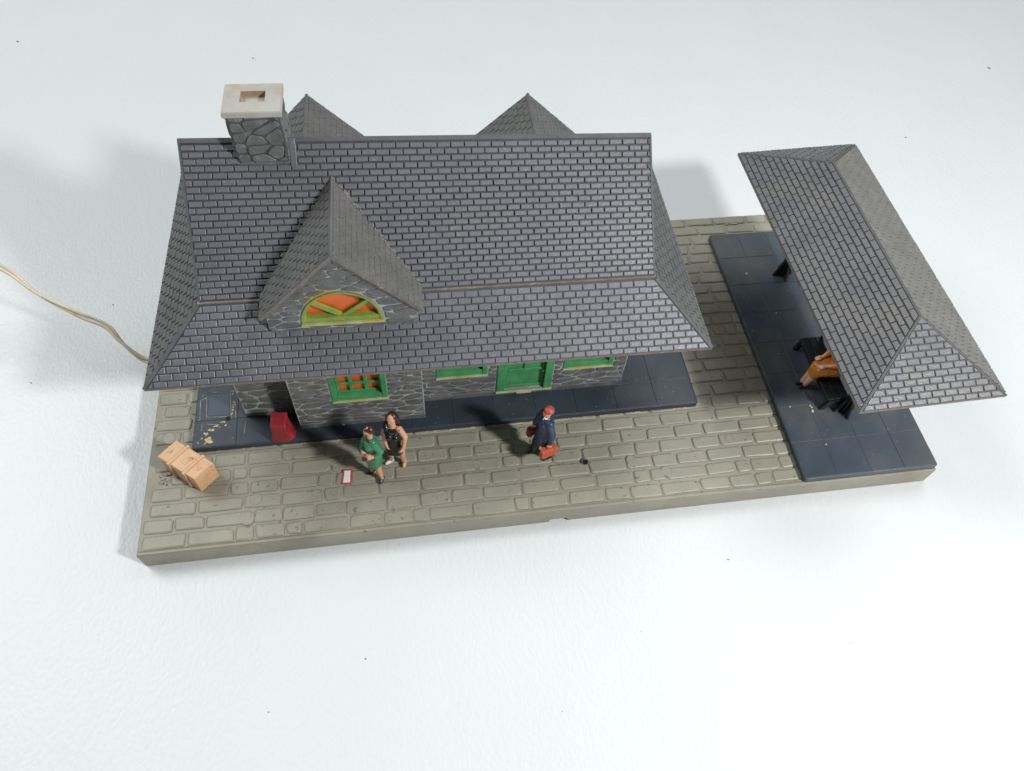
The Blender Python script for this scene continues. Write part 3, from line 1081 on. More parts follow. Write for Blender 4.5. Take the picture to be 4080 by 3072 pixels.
chim = ch.build('chimney', [joint, 'stone_light'], bld, T=rt_)
cp = MB()
K = [(4.70, 7.17), (6.20, 7.16), (6.205, 8.39), (4.70, 8.40)]
H_ = [(5.14, 7.60), (5.78, 7.60), (5.78, 8.06), (5.14, 8.06)]
z0, z1 = 10.34, 10.505
cp.rings([[(x, y, z0) for x, y in K], [(x, y, z1 - .03) for x, y in K], [(lerp(x, 5.45, .02), lerp(y, 7.8, .03), z1) for x, y in K],
          [(x, y, z1) for x, y in H_], [(x, y, 10.02) for x, y in H_]], 0, cap0=True, cap1=True, mats=[0, 0, 0, 1])
cp.build('cap', ['cream', mat('flue_tan', (.36, .25, .15), .6, .3, 2)], chim, T=rt_)
fl = MB()
ysl = lambda y: lerp(zb(6) + .05, zr(6), (y - A.y) / (RY - A.y))
q = [(6.16, 7.13), (6.33, 7.13), (6.33, 7.62), (6.16, 7.62)]
fl.hexa([(x, y, ysl(y) - .02) for x, y in q], [(x, y, ysl(y) + .075) for x, y in q])
fl.build('flashing', 'roof', chim, T=rt_, bevel=.01)

# ------------------------------------------------------------------ the open shelter
cS = V((24.4, 6.2, 5.0))
RS = Matrix.Rotation(.006, 3, 'Z') @ Matrix.Rotation(-.027, 3, 'Y')
st_ = lambda p: cS + RS @ (V(p) - cS)
shl = thing('waiting_shelter', (24.4, 6.0, .257), 'open waiting shelter with dusty grey hipped shingle roof at the base\'s right end', 'shelter')
HX0, HX1, HY0, HY1, HZ, HR, HH = 22.027, 26.789, .154, 11.935, 4.513, 5.83, 2.36
hc = (HX0 + HX1) / 2
r_ = MB()
ev = [(HX0, HY0), (HX1, HY0), (HX1, HY1), (HX0, HY1)]
r_.rings([[(x, y, HZ - .09) for x, y in ev], [(x, y, HZ) for x, y in ev]], 1, cap1=False)
pts = [(x, y, HZ) for x, y in ev] + [(hc, HY0 + HH, HR), (hc, HY1 - HH, HR)]
r_.add(pts, [(0, 1, 4), (1, 2, 5, 4), (2, 3, 5), (3, 0, 4, 5)], 0)
sroof = r_.build('roof', [mat('shelter_groove', (.05, .047, .046), .6, .2, 2), 'roof_edge'], shl, T=st_)
s2, s3 = MB(), MB()
hw = (HX1 - HX0) / 2
Lh = math.hypot(hw, HR - HZ)
for sx, ex in ((-1, HX0), (1, HX1)):
    Fh = lambda u, v, ex=ex: (lerp(ex, hc, v / Lh), u, lerp(HZ, HR, v / Lh))
    shingles(s2 if sx < 0 else s3, [(HY0 + .05, 0), (HY1 - .05, 0), (HY1 - HH - .03, Lh - .03), (HY0 + HH + .03, Lh - .03)], Fh, V((sx * (HR - HZ), 0, hw)), 13, Lh - .03,
             w=.42, gap=.030, vgap=.036, th=.045, shift=.13, side=1, bev=.013)  # left slope: course shadow put into the dark colour of the tile sides
Lf = math.hypot(HH, HR - HZ)
for sy, ey in ((-1, HY0), (1, HY1)):
    Fh = lambda u, v, ey=ey, sy=sy: (u, lerp(ey, ey - sy * HH, v / Lf), lerp(HZ, HR, v / Lf))
    shingles(s2, [(HX0 + .05, 0), (HX1 - .05, 0), (hc, Lf - .03)], Fh, V((0, sy * (HR - HZ), HH)), 13, Lf - .03, w=.42, side=1, gap=.04, vgap=.035, th=.036)  # hip ends: tile sides likewise coloured dark as course shadow
s2.build('shingles', ['shelter_roof', 'groove_shade'], sroof, T=st_)
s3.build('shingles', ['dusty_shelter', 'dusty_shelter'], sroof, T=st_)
rc = MB()
nl, nr = V((-(HR - HZ), 0, hw)), V(((HR - HZ), 0, hw))
nf, nb = V((0, -(HR - HZ), HH)), V((0, (HR - HZ), HH))
P0, P1 = (hc, HY0 + HH, HR), (hc, HY1 - HH, HR)
cap_strip(rc, P0, P1, .035, .015, nl, nr)
for p, q, a, b_ in (((HX0, HY0, HZ), P0, nl, nf), ((HX1, HY0, HZ), P0, nr, nf), ((HX0, HY1, HZ), P1, nl, nb), ((HX1, HY1, HZ), P1, nr, nb)):
    cap_strip(rc, p, q, .03, .012, a, b_)
rc.build('ridge_cap', mat('matt_shelter_ridge', (.12, .118, .112), .65, .15, 2, spec=.25), sroof, T=st_, fix=True)
for py in (2.62, 9.30):
    px = 24.40
    p_ = MB()
    p_.box((px - .13, py - .13, .257), (px + .13, py + .13, 4.55))
    # cross fins at the foot and the roof braces
    for dx, dy in ((1, 0), (-1, 0), (0, 1), (0, -1)):
        t_ = V((-dy, dx, 0)) * .045
        for za, zb_, ra, rb in ((.257, 1.15, .42, .14), (4.45, 3.35, .95 if dx else 1.4, .14)):
            o_ = V((px, py, 0))
            dv = V((dx, dy, 0))
            tri = [o_ + dv * .12 + V((0, 0, za)), o_ + dv * ra + V((0, 0, za)), o_ + dv * (ra * .92) + V((0, 0, za + (.08 if zb_ > za else -.08))), o_ + dv * rb + V((0, 0, zb_))]
            p_.hexa([v - t_ for v in tri], [v + t_ for v in tri])
    p_.build('post', 'black', shl, bevel=.02, fix=True)

# ------------------------------------------------------------------ bench under the shelter
bn = thing('bench', (24.0, 4.0, .257), 'glossy black bench standing on the blue slab under the shelter', 'bench')
BS0, BS1 = 2.75, 5.55
sb = MB()
for k in range(3):
    x0 = 23.62 + k * .27
    sb.box((x0, BS0, .80), (x0 + .25, BS1, .90))
sb.box((23.58, BS0 + .02, .72), (23.66, BS1 - .02, .895))
sb.build('seat', 'bench', bn, bevel=.02)
sb = MB()
for k in range(3):
    x0, z0 = 24.42 + k * .05, 1.0 + k * .33
    sb.hexa([(x0, BS0, z0), (x0 + .07, BS0, z0), (x0 + .07, BS1, z0), (x0, BS1, z0)],
            [(x0 + .045, BS0, z0 + .28), (x0 + .115, BS0, z0 + .28), (x0 + .115, BS1, z0 + .28), (x0 + .045, BS1, z0 + .28)])
sb.build('backrest', 'bench', bn, bevel=.015)
for yy in (BS0 - .03, BS1 - .10):
    lg_ = MB()
    q = [(23.50, .257), (23.70, .257), (23.86, .55), (24.30, .62), (24.56, .257), (24.78, .257), (24.52, .80), (24.72, 2.0), (24.60, 2.0), (24.42, .92), (24.40, .795), (23.66, .795)]
    lg_.hexa([(x, yy, z) for x, z in q], [(x, yy + .13, z) for x, z in q])
    lg_.build('leg', 'black', bn, bevel=.015, fix=True)

# ------------------------------------------------------------------ trunk at the left corner
T0 = V((1.84, 1.96, .0))
ue = V((.58 - 1.84, 2.96 - 1.96, 0))
ve = V((2.40 - 1.84, 2.54 - 1.96, 0))
LU, LV = ue.length, ve.length
ue.normalize()
ve.normalize()
uw = lambda u, v, z: T0 + ue * u + ve * v + V((0, 0, z))
trunk = thing('trunk', (1.5, 2.5, .03), 'tan plastic trunk with two raised straps at the base\'s front left corner', 'trunk')


def ubox(mb, a, b_, mi=0):
    (x0, y0, z0), (x1, y1, z1) = a, b_
    return mb.hexa([uw(x0, y0, z0), uw(x1, y0, z0), uw(x1, y1, z0), uw(x0, y1, z0)], [uw(x0, y0, z1), uw(x1, y0, z1), uw(x1, y1, z1), uw(x0, y1, z1)], mi)


tb_ = MB()
ubox(tb_, (.03, .02, .03), (LU - .03, LV - .02, .70))
body = tb_.build('body', 'crate', trunk, bevel=.03, fix=True)
tl_ = MB()
tl_.hexa([uw(0, 0, .70), uw(LU, 0, .70), uw(LU, LV, .70), uw(0, LV, .70)], [uw(.02, .02, .95), uw(LU - .02, .02, .95), uw(LU - .02, LV - .02, .95), uw(.02, LV - .02, .95)])
lid = tl_.build('lid', 'crate', trunk, bevel=.025, fix=True)
for u_ in (.40, 1.05):
    sp = MB()
    ubox(sp, (u_, -.035, .05), (u_ + .10, LV + .035, .985))
    sp.build('strap', 'crate', trunk, bevel=.02, fix=True)
for u_ in (.19, LU - .22):
    lc = MB()
    ubox(lc, (u_ - .02, .30, .945), (u_ + .035, .45, .985))
    lc.build('latch', 'crate', lid, bevel=.012, fix=True)
em = MB()
ubox(em, (.66, .26, .945), (.84, .42, .972))
ubox(em, (.72, .40, .945), (.79, .56, .975))
for k in range(10):
    a0_, a1_ = k * 2 * math.pi / 10, (k + 1) * 2 * math.pi / 10
    f_ = lambda r__, a, z: uw(.70 + r__ * math.cos(a), .50 + r__ * math.sin(a), z)
    em.hexa([f_(.05, a0_, .945), f_(.085, a0_, .945), f_(.085, a1_, .945), f_(.05, a1_, .945)], [f_(.05, a0_, .98), f_(.085, a0_, .98), f_(.085, a1_, .98), f_(.05, a1_, .98)])
em.build('lock_plate', 'crate', lid, bevel=.008, fix=True)

# ------------------------------------------------------------------ red box beside the bay
rb_ = thing('red_box', (4.4, 3.8, .257), 'small glossy red upright box with rounded foot beside the bay wall', 'box')
r1 = MB()
lo = [(4.07, 3.50), (4.66, 3.43), (4.76, 4.02), (4.10, 4.10)]
md = [(4.13, 3.47), (4.68, 3.42), (4.74, 4.0), (4.14, 4.06)]
hi = [(4.20, 3.50), (4.67, 3.46), (4.71, 3.98), (4.22, 4.03)]
r1.rings([[(x, y, .257) for x, y in lo], [(x, y, .42) for x, y in lo], [(x, y, .50) for x, y in md], [(x, y, 1.22) for x, y in hi]], 0)
r1.build('body', 'red', rb_, bevel=.03, fix=True)
r2 = MB()
q = [(4.18, 3.465), (4.69, 3.425), (4.73, 4.0), (4.20, 4.05)]
q2 = [(4.22, 3.52), (4.66, 3.48), (4.69, 3.97), (4.24, 4.01)]
r2.rings([[(x, y, 1.19) for x, y in q], [(x, y, 1.28) for x, y in q], [(x, y, 1.33) for x, y in q2]], 0)
r2.build('lid', 'red', rb_, bevel=.02, fix=True)
r3 = MB()
r3.hexa([(4.66, 3.47, .26), (4.84, 3.60, .26), (4.86, 3.92, .26), (4.72, 4.02, .26)], [(4.67, 3.49, .98), (4.72, 3.60, .74), (4.74, 3.9, .74), (4.72, 3.98, .98)])
r3.build('side_flare', 'red', rb_, bevel=.03, fix=True)

# ------------------------------------------------------------------ figures


def cap_mesh(p0, r0, p1, r1, n=14, m=4):
    """tapered capsule as a closed mesh"""
    p0, p1 = V(p0), V(p1)
    t = p1 - p0
    if t.length < 1e-5:
        t = V((0, 0, 1e-4))
    tn = t.normalized()
    a = tn.orthogonal().normalized()
    b_ = tn.cross(a)
    vs, fs, rings = [], [], []
    prof = [(p0, -r0 * math.cos(k * math.pi / 2 / m), r0 * math.sin(k * math.pi / 2 / m)) for k in range(1, m + 1)]
    prof += [(p1, r1 * math.sin(k * math.pi / 2 / m), r1 * math.cos(k * math.pi / 2 / m)) for k in range(0, m)]
    vs.append(p0 - tn * r0)
    for c_, off, rr in prof:
        for k in range(n):
            an = k * 2 * math.pi / n
            vs.append(c_ + tn * off + (a * math.cos(an) + b_ * math.sin(an)) * rr)
    vs.append(p1 + tn * r1)
    for k in range(n):
        fs.append((0, 1 + (k + 1) % n, 1 + k))
    for q_ in range(len(prof) - 1):
        for k in range(n):
            i0, i1 = 1 + q_ * n + k, 1 + q_ * n + (k + 1) % n
            fs.append((i0, i1, i1 + n, i0 + n))
    last = len(vs) - 1
    o = 1 + (len(prof) - 1) * n
    for k in range(n):
        fs.append((o + k, o + (k + 1) % n, last))
    return vs, fs


def ell_mesh(c, r, n=16, m=10, rot=None):
    c = V(c)
    vs, fs = [], []
    for i in range(1, m):
        th = math.pi * i / m
        for k in range(n):
            ph_ = 2 * math.pi * k / n
            v = V((r[0] * math.sin(th) * math.cos(ph_), r[1] * math.sin(th) * math.sin(ph_), -r[2] * math.cos(th)))
            vs.append(c + (rot @ v if rot else v))
    bot, top = V((0, 0, -r[2])), V((0, 0, r[2]))
    b0 = len(vs)
    vs += [c + (rot @ bot if rot else bot), c + (rot @ top if rot else top)]
    for i in range(m - 2):
        for k in range(n):
            a, b_ = i * n + k, i * n + (k + 1) % n
            fs.append((a, b_, b_ + n, a + n))
    for k in range(n):
        fs.append((b0, (k + 1) % n, k))
        fs.append(((m - 2) * n + k, (m - 2) * n + (k + 1) % n, b0 + 1))
    return vs, fs


def lathe_mesh(c, prof, n=20, ex=1.0, ey=1.0, rot=None):
    """closed skirt-like solid: prof = [(z, r)...] bottom to top; wavy hem"""
    c = V(c)
    vs, fs = [], []
    for i, (z, r) in enumerate(prof):
        for k in range(n):
            a = 2 * math.pi * k / n
            wv = 1 + (.05 * math.sin(5 * a + 1) if i < 2 else .02 * math.sin(5 * a + 1))
            v = V((r * ex * math.cos(a) * wv, r * ey * math.sin(a) * wv, z))
            vs.append(c + (rot @ v if rot else v))
    m = len(prof)
    for i in range(m - 1):
        for k in range(n):
            a, b_ = i * n + k, i * n + (k + 1) % n
            fs.append((a, b_, b_ + n, a + n))
    fs.append(tuple(range(n - 1, -1, -1)))
    fs.append(tuple(range((m - 1) * n, m * n)))
    return vs, fs


def sculpt(name, parts, m, parent, vox=.026, smooth=2, frame=None):
    """fuse overlapping solids into one continuous skin"""
    mb = MB()
    for vs, fs in parts:
        mb.add([frame @ v for v in vs] if frame else vs, fs)
    tmp = mb.build('tmp', m, parent)
    r_ = tmp.modifiers.new('r', 'REMESH')
    r_.mode = 'VOXEL'
    r_.voxel_size = vox * S
    r_.use_smooth_shade = True
    s__ = tmp.modifiers.new('s', 'SMOOTH')
    s__.factor = .5
    s__.iterations = smooth
    dg = bpy.context.evaluated_depsgraph_get()
    dg.update()
    me = bpy.data.meshes.new_from_object(tmp.evaluated_get(dg))
    me.name = name
    old = tmp.data
    off = tmp['_o']
    bpy.data.objects.remove(tmp)
    bpy.data.meshes.remove(old)
    if not me.materials:
        me.materials.append(M[m])
    me.polygons.foreach_set('use_smooth', [True] * len(me.polygons))
    o = bpy.data.objects.new(name, me)
    C.objects.link(o)
    o.parent = parent
    o['_o'] = list(off)
    return o


cm = cap_mesh


def limb(pts, rad):
    return [cm(pts[i], rad[i], pts[i + 1], rad[i + 1]) for i in range(len(pts) - 1)]


def hand(wrist, d, palm_n, s=1.0, curl=.5):
    """palm, four unequal curled fingers and a side thumb; d = direction of the hand, palm_n = palm side"""
    w_, d, pn = V(wrist), V(d).normalized(), V(palm_n)
    pn = (pn - d * pn.dot(d)).normalized()
    sd = d.cross(pn)
    out = [cm(w_, .055 * s, w_ + d * .13 * s, .066 * s)]
    for k, ln in enumerate((.115, .135, .125, .095)):
        b0 = w_ + d * .15 * s + sd * (k - 1.5) * .048 * s
        k1 = b0 + (d * (1 - curl * .3) + pn * curl * .4).normalized() * ln * s * .55
        k2 = k1 + (d * (1 - curl) + pn * curl * 1.1).normalized() * ln * s * .6
        out += [cm(b0 - d * .05 * s, .026 * s, k1, .024 * s), cm(k1, .024 * s, k2, .019 * s)]
    t0 = w_ + d * .04 * s - sd * .05 * s
    t1 = t0 + (d * .7 - sd * .6 + pn * .4).normalized() * .09 * s
    out += [cm(t0, .03 * s, t1, .026 * s), cm(t1, .026 * s, t1 + (d + pn * .5).normalized() * .07 * s, .02 * s)]
    return out


def head(c, f, r=.21, hat=False):
    """skull, jaw, nose, brow, lips and ears; c centre, f facing direction"""
    c, f = V(c), V(f).normalized()
    up = V((0, 0, 1))
    s_ = f.cross(up).normalized()
    up = s_.cross(f).normalized()
    rot = Matrix((s_, f, up)).transposed()
    q_ = r / .21
    e = lambda o_, rr: ell_mesh(c + rot @ (V(o_) * q_), rr if rr[0] > .09 else tuple(x * q_ for x in rr), rot=rot)
    return [e((0, -.01, .03), (r * .80, r * .98, r * 1.02)), e((0, .045, -.105), (r * .58, r * .66, r * .62)), e((0, .205, -.01), (.028, .045, .05)),
            cm(c + rot @ V((0, .185, .03)) * q_, .022 * q_, c + rot @ V((0, .225, -.035)) * q_, .03 * q_), e((.075, .165, .045), (.04, .03, .022)), e((-.075, .165, .045), (.04, .03, .022)),
            e((0, .178, -.10), (.055, .03, .018)), e((0, .16, -.165), (.05, .045, .035)), e((r * .80, -.02, .0), (.022, .045, .06)), e((-r * .80, -.02, .0), (.022, .045, .06))], rot


def eyes(name, c, f, parent, q_=.79):
    c, f = V(c), V(f).normalized()
    s_ = f.cross(V((0, 0, 1))).normalized()
    up = s_.cross(f)
    for sg in (-1, 1):
        mb = MB()
        vs, fs = ell_mesh(c + (f * .176 + s_ * .072 * sg + up * .022) * q_, (.017, .017, .012), 10, 6)
        mb.add(vs, fs, 0, True)
        mb.build('eye', 'shoe', parent)


def shoe_parts(heel, toe, h=.09):
    heel, toe = V(heel), V(toe)
    return [cm(heel + V((0, 0, .07)), .075, lerp(heel, toe, .5) + V((0, 0, .06)), .075), cm(lerp(heel, toe, .5) + V((0, 0, .06)), .078, toe + V((0, 0, .05)), .058)]


# --- man in a blue coat walking to the left with two cases
G = .028
man = thing('person', (13.07, 2.17, G), 'man in navy coat and red cap carrying two red cases, walking left', 'person')
hipc = V((13.10, 2.15, 1.50))
aL, aR = V((13.34, 2.00, .16)), V((12.88, 2.30, .17))      # near foot behind, far foot ahead
kL, kR = V((13.24, 2.00, .82)), V((12.93, 2.24, .85))
sL, sR = V((13.16, 1.90, 2.40)), V((13.06, 2.42, 2.40))
fd = V((-.90, -.42, 0)).normalized()
hd = V((13.11, 2.14, 2.80))
parts, rot = head(hd, fd + V((0, 0, -.08)), .168)
parts += [cm((13.10, 2.16, 2.45), .10, hd + V((0, 0, -.08)), .085), ell_mesh((13.1, 2.16, 2.2), (.15, .19, .28)), ell_mesh((13.1, 2.15, 1.7), (.15, .19, .32))]
wL, wR = V((13.24, 1.74, 1.46)), V((12.86, 2.56, 1.46))
parts += limb([sL, V((13.26, 1.80, 1.95)), wL], [.085, .075, .055]) + limb([sR, V((13.0, 2.56, 1.95)), wR], [.085, .075, .055])
parts += limb([hipc + V((.02, -.12, 0)), kL, aL], [.19, .14, .09]) + limb([hipc + V((-.02, .12, 0)), kR, aR], [.19, .14, .09])
parts += hand(wL, (0.02, -.02, -1), -V((fd.y, -fd.x, 0)) * -1, 1.0, .9) + hand(wR, (0, .02, -1), V((fd.y, -fd.x, 0)), 1.0, .9)
sculpt('body', parts, 'skin', man, .022)
eyes('eye', hd, fd, man)
ct = [lathe_mesh((13.10, 2.15, 1.10), [(0, .33), (.15, .33), (.5, .30), (.85, .285), (1.15, .31), (1.32, .26), (1.40, .14)], 24, .86, 1.0)]
ct += limb([sL + V((0, .03, -.01)), V((13.26, 1.81, 1.95)), wL + V((0, 0, .06))], [.145, .125, .10])
ct += limb([sR + V((0, -.03, -.01)), V((13.0, 2.55, 1.95)), wR + V((0, 0, .06))], [.145, .125, .10])
ct += [cm((12.97, 2.02, 2.46), .035, (12.86, 2.04, 2.15), .025), cm((13.04, 1.98, 2.48), .04, (12.90, 1.99, 2.2), .03), ell_mesh((13.1, 2.16, 2.50), (.15, .17, .08))]
sculpt('coat', ct, 'coat', man)
sculpt('trousers', limb([hipc + V((.02, -.12, -.2)), kL, aL + V((0, 0, .03))], [.22, .175, .13]) + limb([hipc + V((-.02, .12, -.2)), kR, aR + V((0, 0, .03))], [.22, .175, .13]), 'trouser', man)
sculpt('shoe', shoe_parts((13.40, 2.02, G), (13.16, 1.92, G)), 'shoe', man)
sculpt('shoe', shoe_parts((12.92, 2.33, G), (12.68, 2.24, G)), 'shoe', man)
cpz = hd + V((0, 0, .07))
sculpt('cap', [ell_mesh(cpz + V((.02, .01, .04)), (.178, .178, .115)), ell_mesh(cpz + fd * .13 + V((0, 0, -.01)), (.10, .10, .022)), ell_mesh(cpz - fd * .06 + V((0, 0, -.05)), (.150, .150, .07))], 'cap', man)
sculpt('collar', [ell_mesh((13.08, 2.13, 2.53), (.11, .12, .045)), cm((12.98, 2.09, 2.5), .03, (12.91, 2.07, 2.36), .02)], 'white', man)


def suitcase(name, c, ax, size, m, label):
    c, ax = V(c), V(ax).normalized()
    sd = ax.cross(V((0, 0, 1)))
    root = thing(name, c - V((0, 0, size[2] / 2)), label, 'suitcase')
    L_, T_, H__ = size
    mb = MB()
    fr = lambda a, t, z: c + ax * a + sd * t + V((0, 0, z))
    q = [(-L_ / 2, -T_ / 2), (L_ / 2, -T_ / 2), (L_ / 2, T_ / 2), (-L_ / 2, T_ / 2)]
    mb.hexa([fr(a, t, -H__ / 2) for a, t in q], [fr(a, t, H__ / 2) for a, t in q])
    mb.build('shell', m, root, bevel=.035, fix=True)
    for s_ in (-1, 1):
        mb = MB()
        x = s_ * L_ * .27
        mb.hexa([fr(x + a, t, -H__ / 2 - .008) for a, t in ((-.03, -T_ / 2 - .01), (.03, -T_ / 2 - .01), (.03, T_ / 2 + .01), (-.03, T_ / 2 + .01))],
                [fr(x + a, t, H__ / 2 + .008) for a, t in ((-.03, -T_ / 2 - .01), (.03, -T_ / 2 - .01), (.03, T_ / 2 + .01), (-.03, T_ / 2 + .01))])
        mb.build('strap', m, root, bevel=.008, fix=True)
    mb = MB()
    mb.tube([fr(-.09, 0, H__ / 2 - .01), fr(-.08, 0, H__ / 2 + .05), fr(0, 0, H__ / 2 + .065), fr(.08, 0, H__ / 2 + .05), fr(.09, 0, H__ / 2 - .01)], .018, 8)
    mb.build('handle', m, root)
    return root


case_ax = V((-.93, -.30, 0))
suitcase('suitcase', (13.22, 1.72, 1.00), case_ax, (.60, .20, .44), 'case', 'bright orange red suitcase in the man\'s near hand')
suitcase('suitcase', (12.86, 2.57, 1.02), case_ax, (.52, .18, .42), 'case_dark', 'dark red suitcase in the man\'s far, shaded hand')

# --- woman in a green coat dress
gw = thing('person', (7.48, 1.97, G), 'woman in green dress with short dark hair, clutching a dark bag, nearest the camera', 'person')
fd = V((-.88, -.48, 0)).normalized()
hd = V((7.50, 1.98, 2.97))
parts, rot = head(hd, fd + V((0, 0, -.10)), .166)
hipc = V((7.50, 1.98, 1.60))
aF, aB = V((7.65, 1.80, .15)), V((7.33, 2.12, .16))
parts += [cm((7.5, 1.99, 2.5), .09, hd + V((0, 0, -.12)), .09), ell_mesh((7.5, 1.98, 2.25), (.13, .17, .28)), ell_mesh((7.5, 1.98, 1.65), (.15, .17, .28))]
parts += limb([hipc + V((.06, -.10, 0)), V((7.58, 1.86, .85)), aF], [.14, .115, .072]) + limb([hipc + V((-.06, .10, 0)), V((7.39, 2.05, .88)), aB], [.14, .115, .072])
sA, sB = V((7.60, 1.82, 2.44)), V((7.40, 2.16, 2.44))
eA, eB = V((7.76, 1.74, 2.04)), V((7.28, 2.22, 2.0))
wA, wB = V((7.52, 1.60, 1.93)), V((7.18, 1.98, 1.80))
parts += limb([sA, eA, wA], [.08, .075, .05]) + limb([sB, eB, wB], [.08, .075, .05])
parts += hand(wA, (-.9, .1, -.1), (.1, .5, -.6), .95, .7) + hand(wB, (.3, -.75, -.2), (.4, .4, -.4), .95, .7)
sculpt('body', parts, 'skin', gw, .022)
eyes('eye', hd, fd, gw)
dp = [lathe_mesh((7.50, 1.97, .98), [(0, .28), (.15, .29), (.5, .28), (.82, .225), (1.0, .22), (1.25, .26), (1.44, .22), (1.52, .11)], 24, .92, 1.0)]
dp += limb([sA + V((-.03, .03, 0)), eA, wA + V((.08, .02, 0))], [.13, .12, .085]) + limb([sB + V((.03, -.03, 0)), eB, wB + V((0, .06, .03))], [.13, .12, .085])
dp += [ell_mesh((7.43, 1.86, 2.22), (.15, .18, .13))]
sculpt('dress', dp, 'gdress', gw)
sculpt('collar', [cm((7.36, 1.97, 2.50), .045, (7.52, 1.80, 2.44), .05), cm((7.52, 1.80, 2.44), .05, (7.62, 1.86, 2.5), .04)], 'hair', gw)
up = V((0, 0, 1))
sculpt('hair', [ell_mesh(hd - fd * .03 + up * .062, (.162, .162, .135)), ell_mesh(hd - fd * .095 + up * -.03, (.12, .128, .135)), ell_mesh(hd + fd * .065 + up * .12, (.095, .10, .055)),
                ell_mesh(hd + V((.07, -.095, .04)), (.064, .064, .095)), ell_mesh(hd + V((-.016, .11, .04)), (.064, .056, .095))], 'hair', gw)
sculpt('shoe', shoe_parts((7.68, 1.85, G), (7.58, 1.66, G)), 'shoe', gw)
sculpt('shoe', shoe_parts((7.38, 2.16, G), (7.18, 2.06, G)), 'shoe', gw)
cb = MB()
c_ = V((7.36, 1.62, 1.84))
ax_, sd_ = V((.92, -.12, .14)).normalized(), V((.1, .9, .0)).normalized()
q = [(-.20, -.05), (.20, -.05), (.20, .06), (-.20, .06)]
cb.hexa([c_ + ax_ * a + sd_ * b_ + V((0, 0, -.075)) for a, b_ in q], [c_ + ax_ * a + sd_ * b_ + V((0, 0, .075)) for a, b_ in q])
tag(cb.build('clutch_bag', 'hair', origin=(7.36, 1.62, 1.77), bevel=.03, fix=True), 'dark brown clutch bag held by the woman in green', 'handbag')

# --- woman in a black dress
bw = thing('person', (8.20, 2.38, G), 'woman with long brown hair in black knee-length dress and white shoe', 'person')
fd = V((-.55, -.83, 0)).normalized()
hd = V((8.21, 2.38, 2.90))
parts, rot = head(hd, fd + V((0, 0, -.02)), .175)
hipc = V((8.19, 2.38, 1.55))
aF, aB = V((8.42, 2.33, .14)), V((8.00, 2.46, .16))
parts += [cm((8.19, 2.39, 2.4), .11, hd + V((0, 0, -.12)), .10), ell_mesh((8.20, 2.38, 2.22), (.20, .15, .28)), ell_mesh((8.19, 2.38, 1.6), (.19, .15, .30))]
parts += limb([hipc + V((.14, -.03, 0)), V((8.38, 2.32, .80)), aF], [.15, .125, .075]) + limb([hipc + V((-.13, .03, 0)), V((8.05, 2.42, .80)), aB], [.15, .125, .075])
sA, sB = V((8.39, 2.30, 2.40)), V((8.02, 2.44, 2.40))
eA, eB = V((8.56, 2.22, 1.98)), V((7.88, 2.45, 1.95))
wA, wB = V((8.49, 2.08, 1.66)), V((7.92, 2.30, 1.62))
parts += limb([sA, eA, wA], [.105, .095, .062]) + limb([sB, eB, wB], [.105, .09, .062])
parts += hand(wA, (-.25, -.1, -.95), (-.7, .2, 0), 1.25, .5) + hand(wB, (.1, -.15, -.95), (.7, .1, 0), 1.2, .5)
sculpt('body', parts, 'skin', bw, .022)
eyes('eye', hd, fd, bw)
dp = [lathe_mesh((8.19, 2.38, .92), [(0, .33), (.15, .325), (.5, .30), (.85, .25), (1.0, .25), (1.25, .295), (1.40, .26), (1.50, .17)], 24, 1.0, .80)]
dp += [ell_mesh((8.26, 2.13, 2.12), (.12, .13, .13)), ell_mesh((8.06, 2.19, 2.12), (.12, .13, .13)), cm((8.40, 2.26, 2.40), .07, (8.40, 2.40, 2.48), .06), cm((7.99, 2.36, 2.40), .10, (7.98, 2.48, 2.48), .09)]
sculpt('dress', dp, 'bdress', bw)
hp = [ell_mesh(hd - fd * .055 + up * .06, (.168, .168, .155)), ell_mesh(hd - fd * .115 + up * -.10, (.165, .135, .21)), cm(hd + V((.155, .025, .0)), .06, hd + V((.18, .02, -.30)), .068),
      cm(hd + V((-.135, .10, .0)), .06, hd + V((-.15, .095, -.30)), .068), ell_mesh(hd - fd * .10 + up * -.28, (.165, .10, .10))]
sculpt('hair', hp, 'hair', bw)
sculpt('shoe', shoe_parts((8.05, 2.50, G), (7.83, 2.36, G)), 'white', bw)
sculpt('shoe', shoe_parts((8.44, 2.38, G), (8.40, 2.18, G)), 'skin', bw)

# --- seated woman on the bench under the shelter
PZ = .262
sw = thing('person', (24.0, 3.95, PZ), 'woman in ochre orange skirt seated on the black bench under the shelter', 'person')
fd = V((-1, -.05, 0)).normalized()
hipA, hipB = V((24.18, 3.86, 1.12)), V((24.18, 4.18, 1.12))
kA, kB = V((23.48, 3.78, 1.16)), V((23.48, 4.00, 1.16))
aA, aB_ = V((23.30, 3.78, .40)), V((23.24, 3.94, .40))
hd = V((24.16, 4.02, 2.62))
parts, rot = head(hd, fd, .165)
parts += [cm((24.2, 4.02, 2.2), .09, hd + V((0, 0, -.12)), .09), ell_mesh((24.2, 4.02, 1.9), (.18, .26, .32)), ell_mesh((24.2, 4.02, 1.35), (.22, .27, .3))]
parts += limb([hipA, kA, aA], [.18, .15, .08]) + limb([hipB, kB, aB_], [.18, .15, .08])
wA, wB = V((23.72, 3.80, 1.48)), V((23.72, 4.22, 1.48))
parts += limb([V((24.2, 3.72, 2.12)), V((24.14, 3.62, 1.68)), wA], [.11, .09, .06]) + limb([V((24.2, 4.32, 2.12)), V((24.14, 4.40, 1.68)), wB], [.11, .09, .06])
parts += hand(wA, (-1, .1, -.2), (0, 0, -1), .95, .35) + hand(wB, (-1, -.1, -.2), (0, 0, -1), .95, .35)
sculpt('body', parts, 'skin_pale', sw, .022)
eyes('eye', hd, fd, sw)
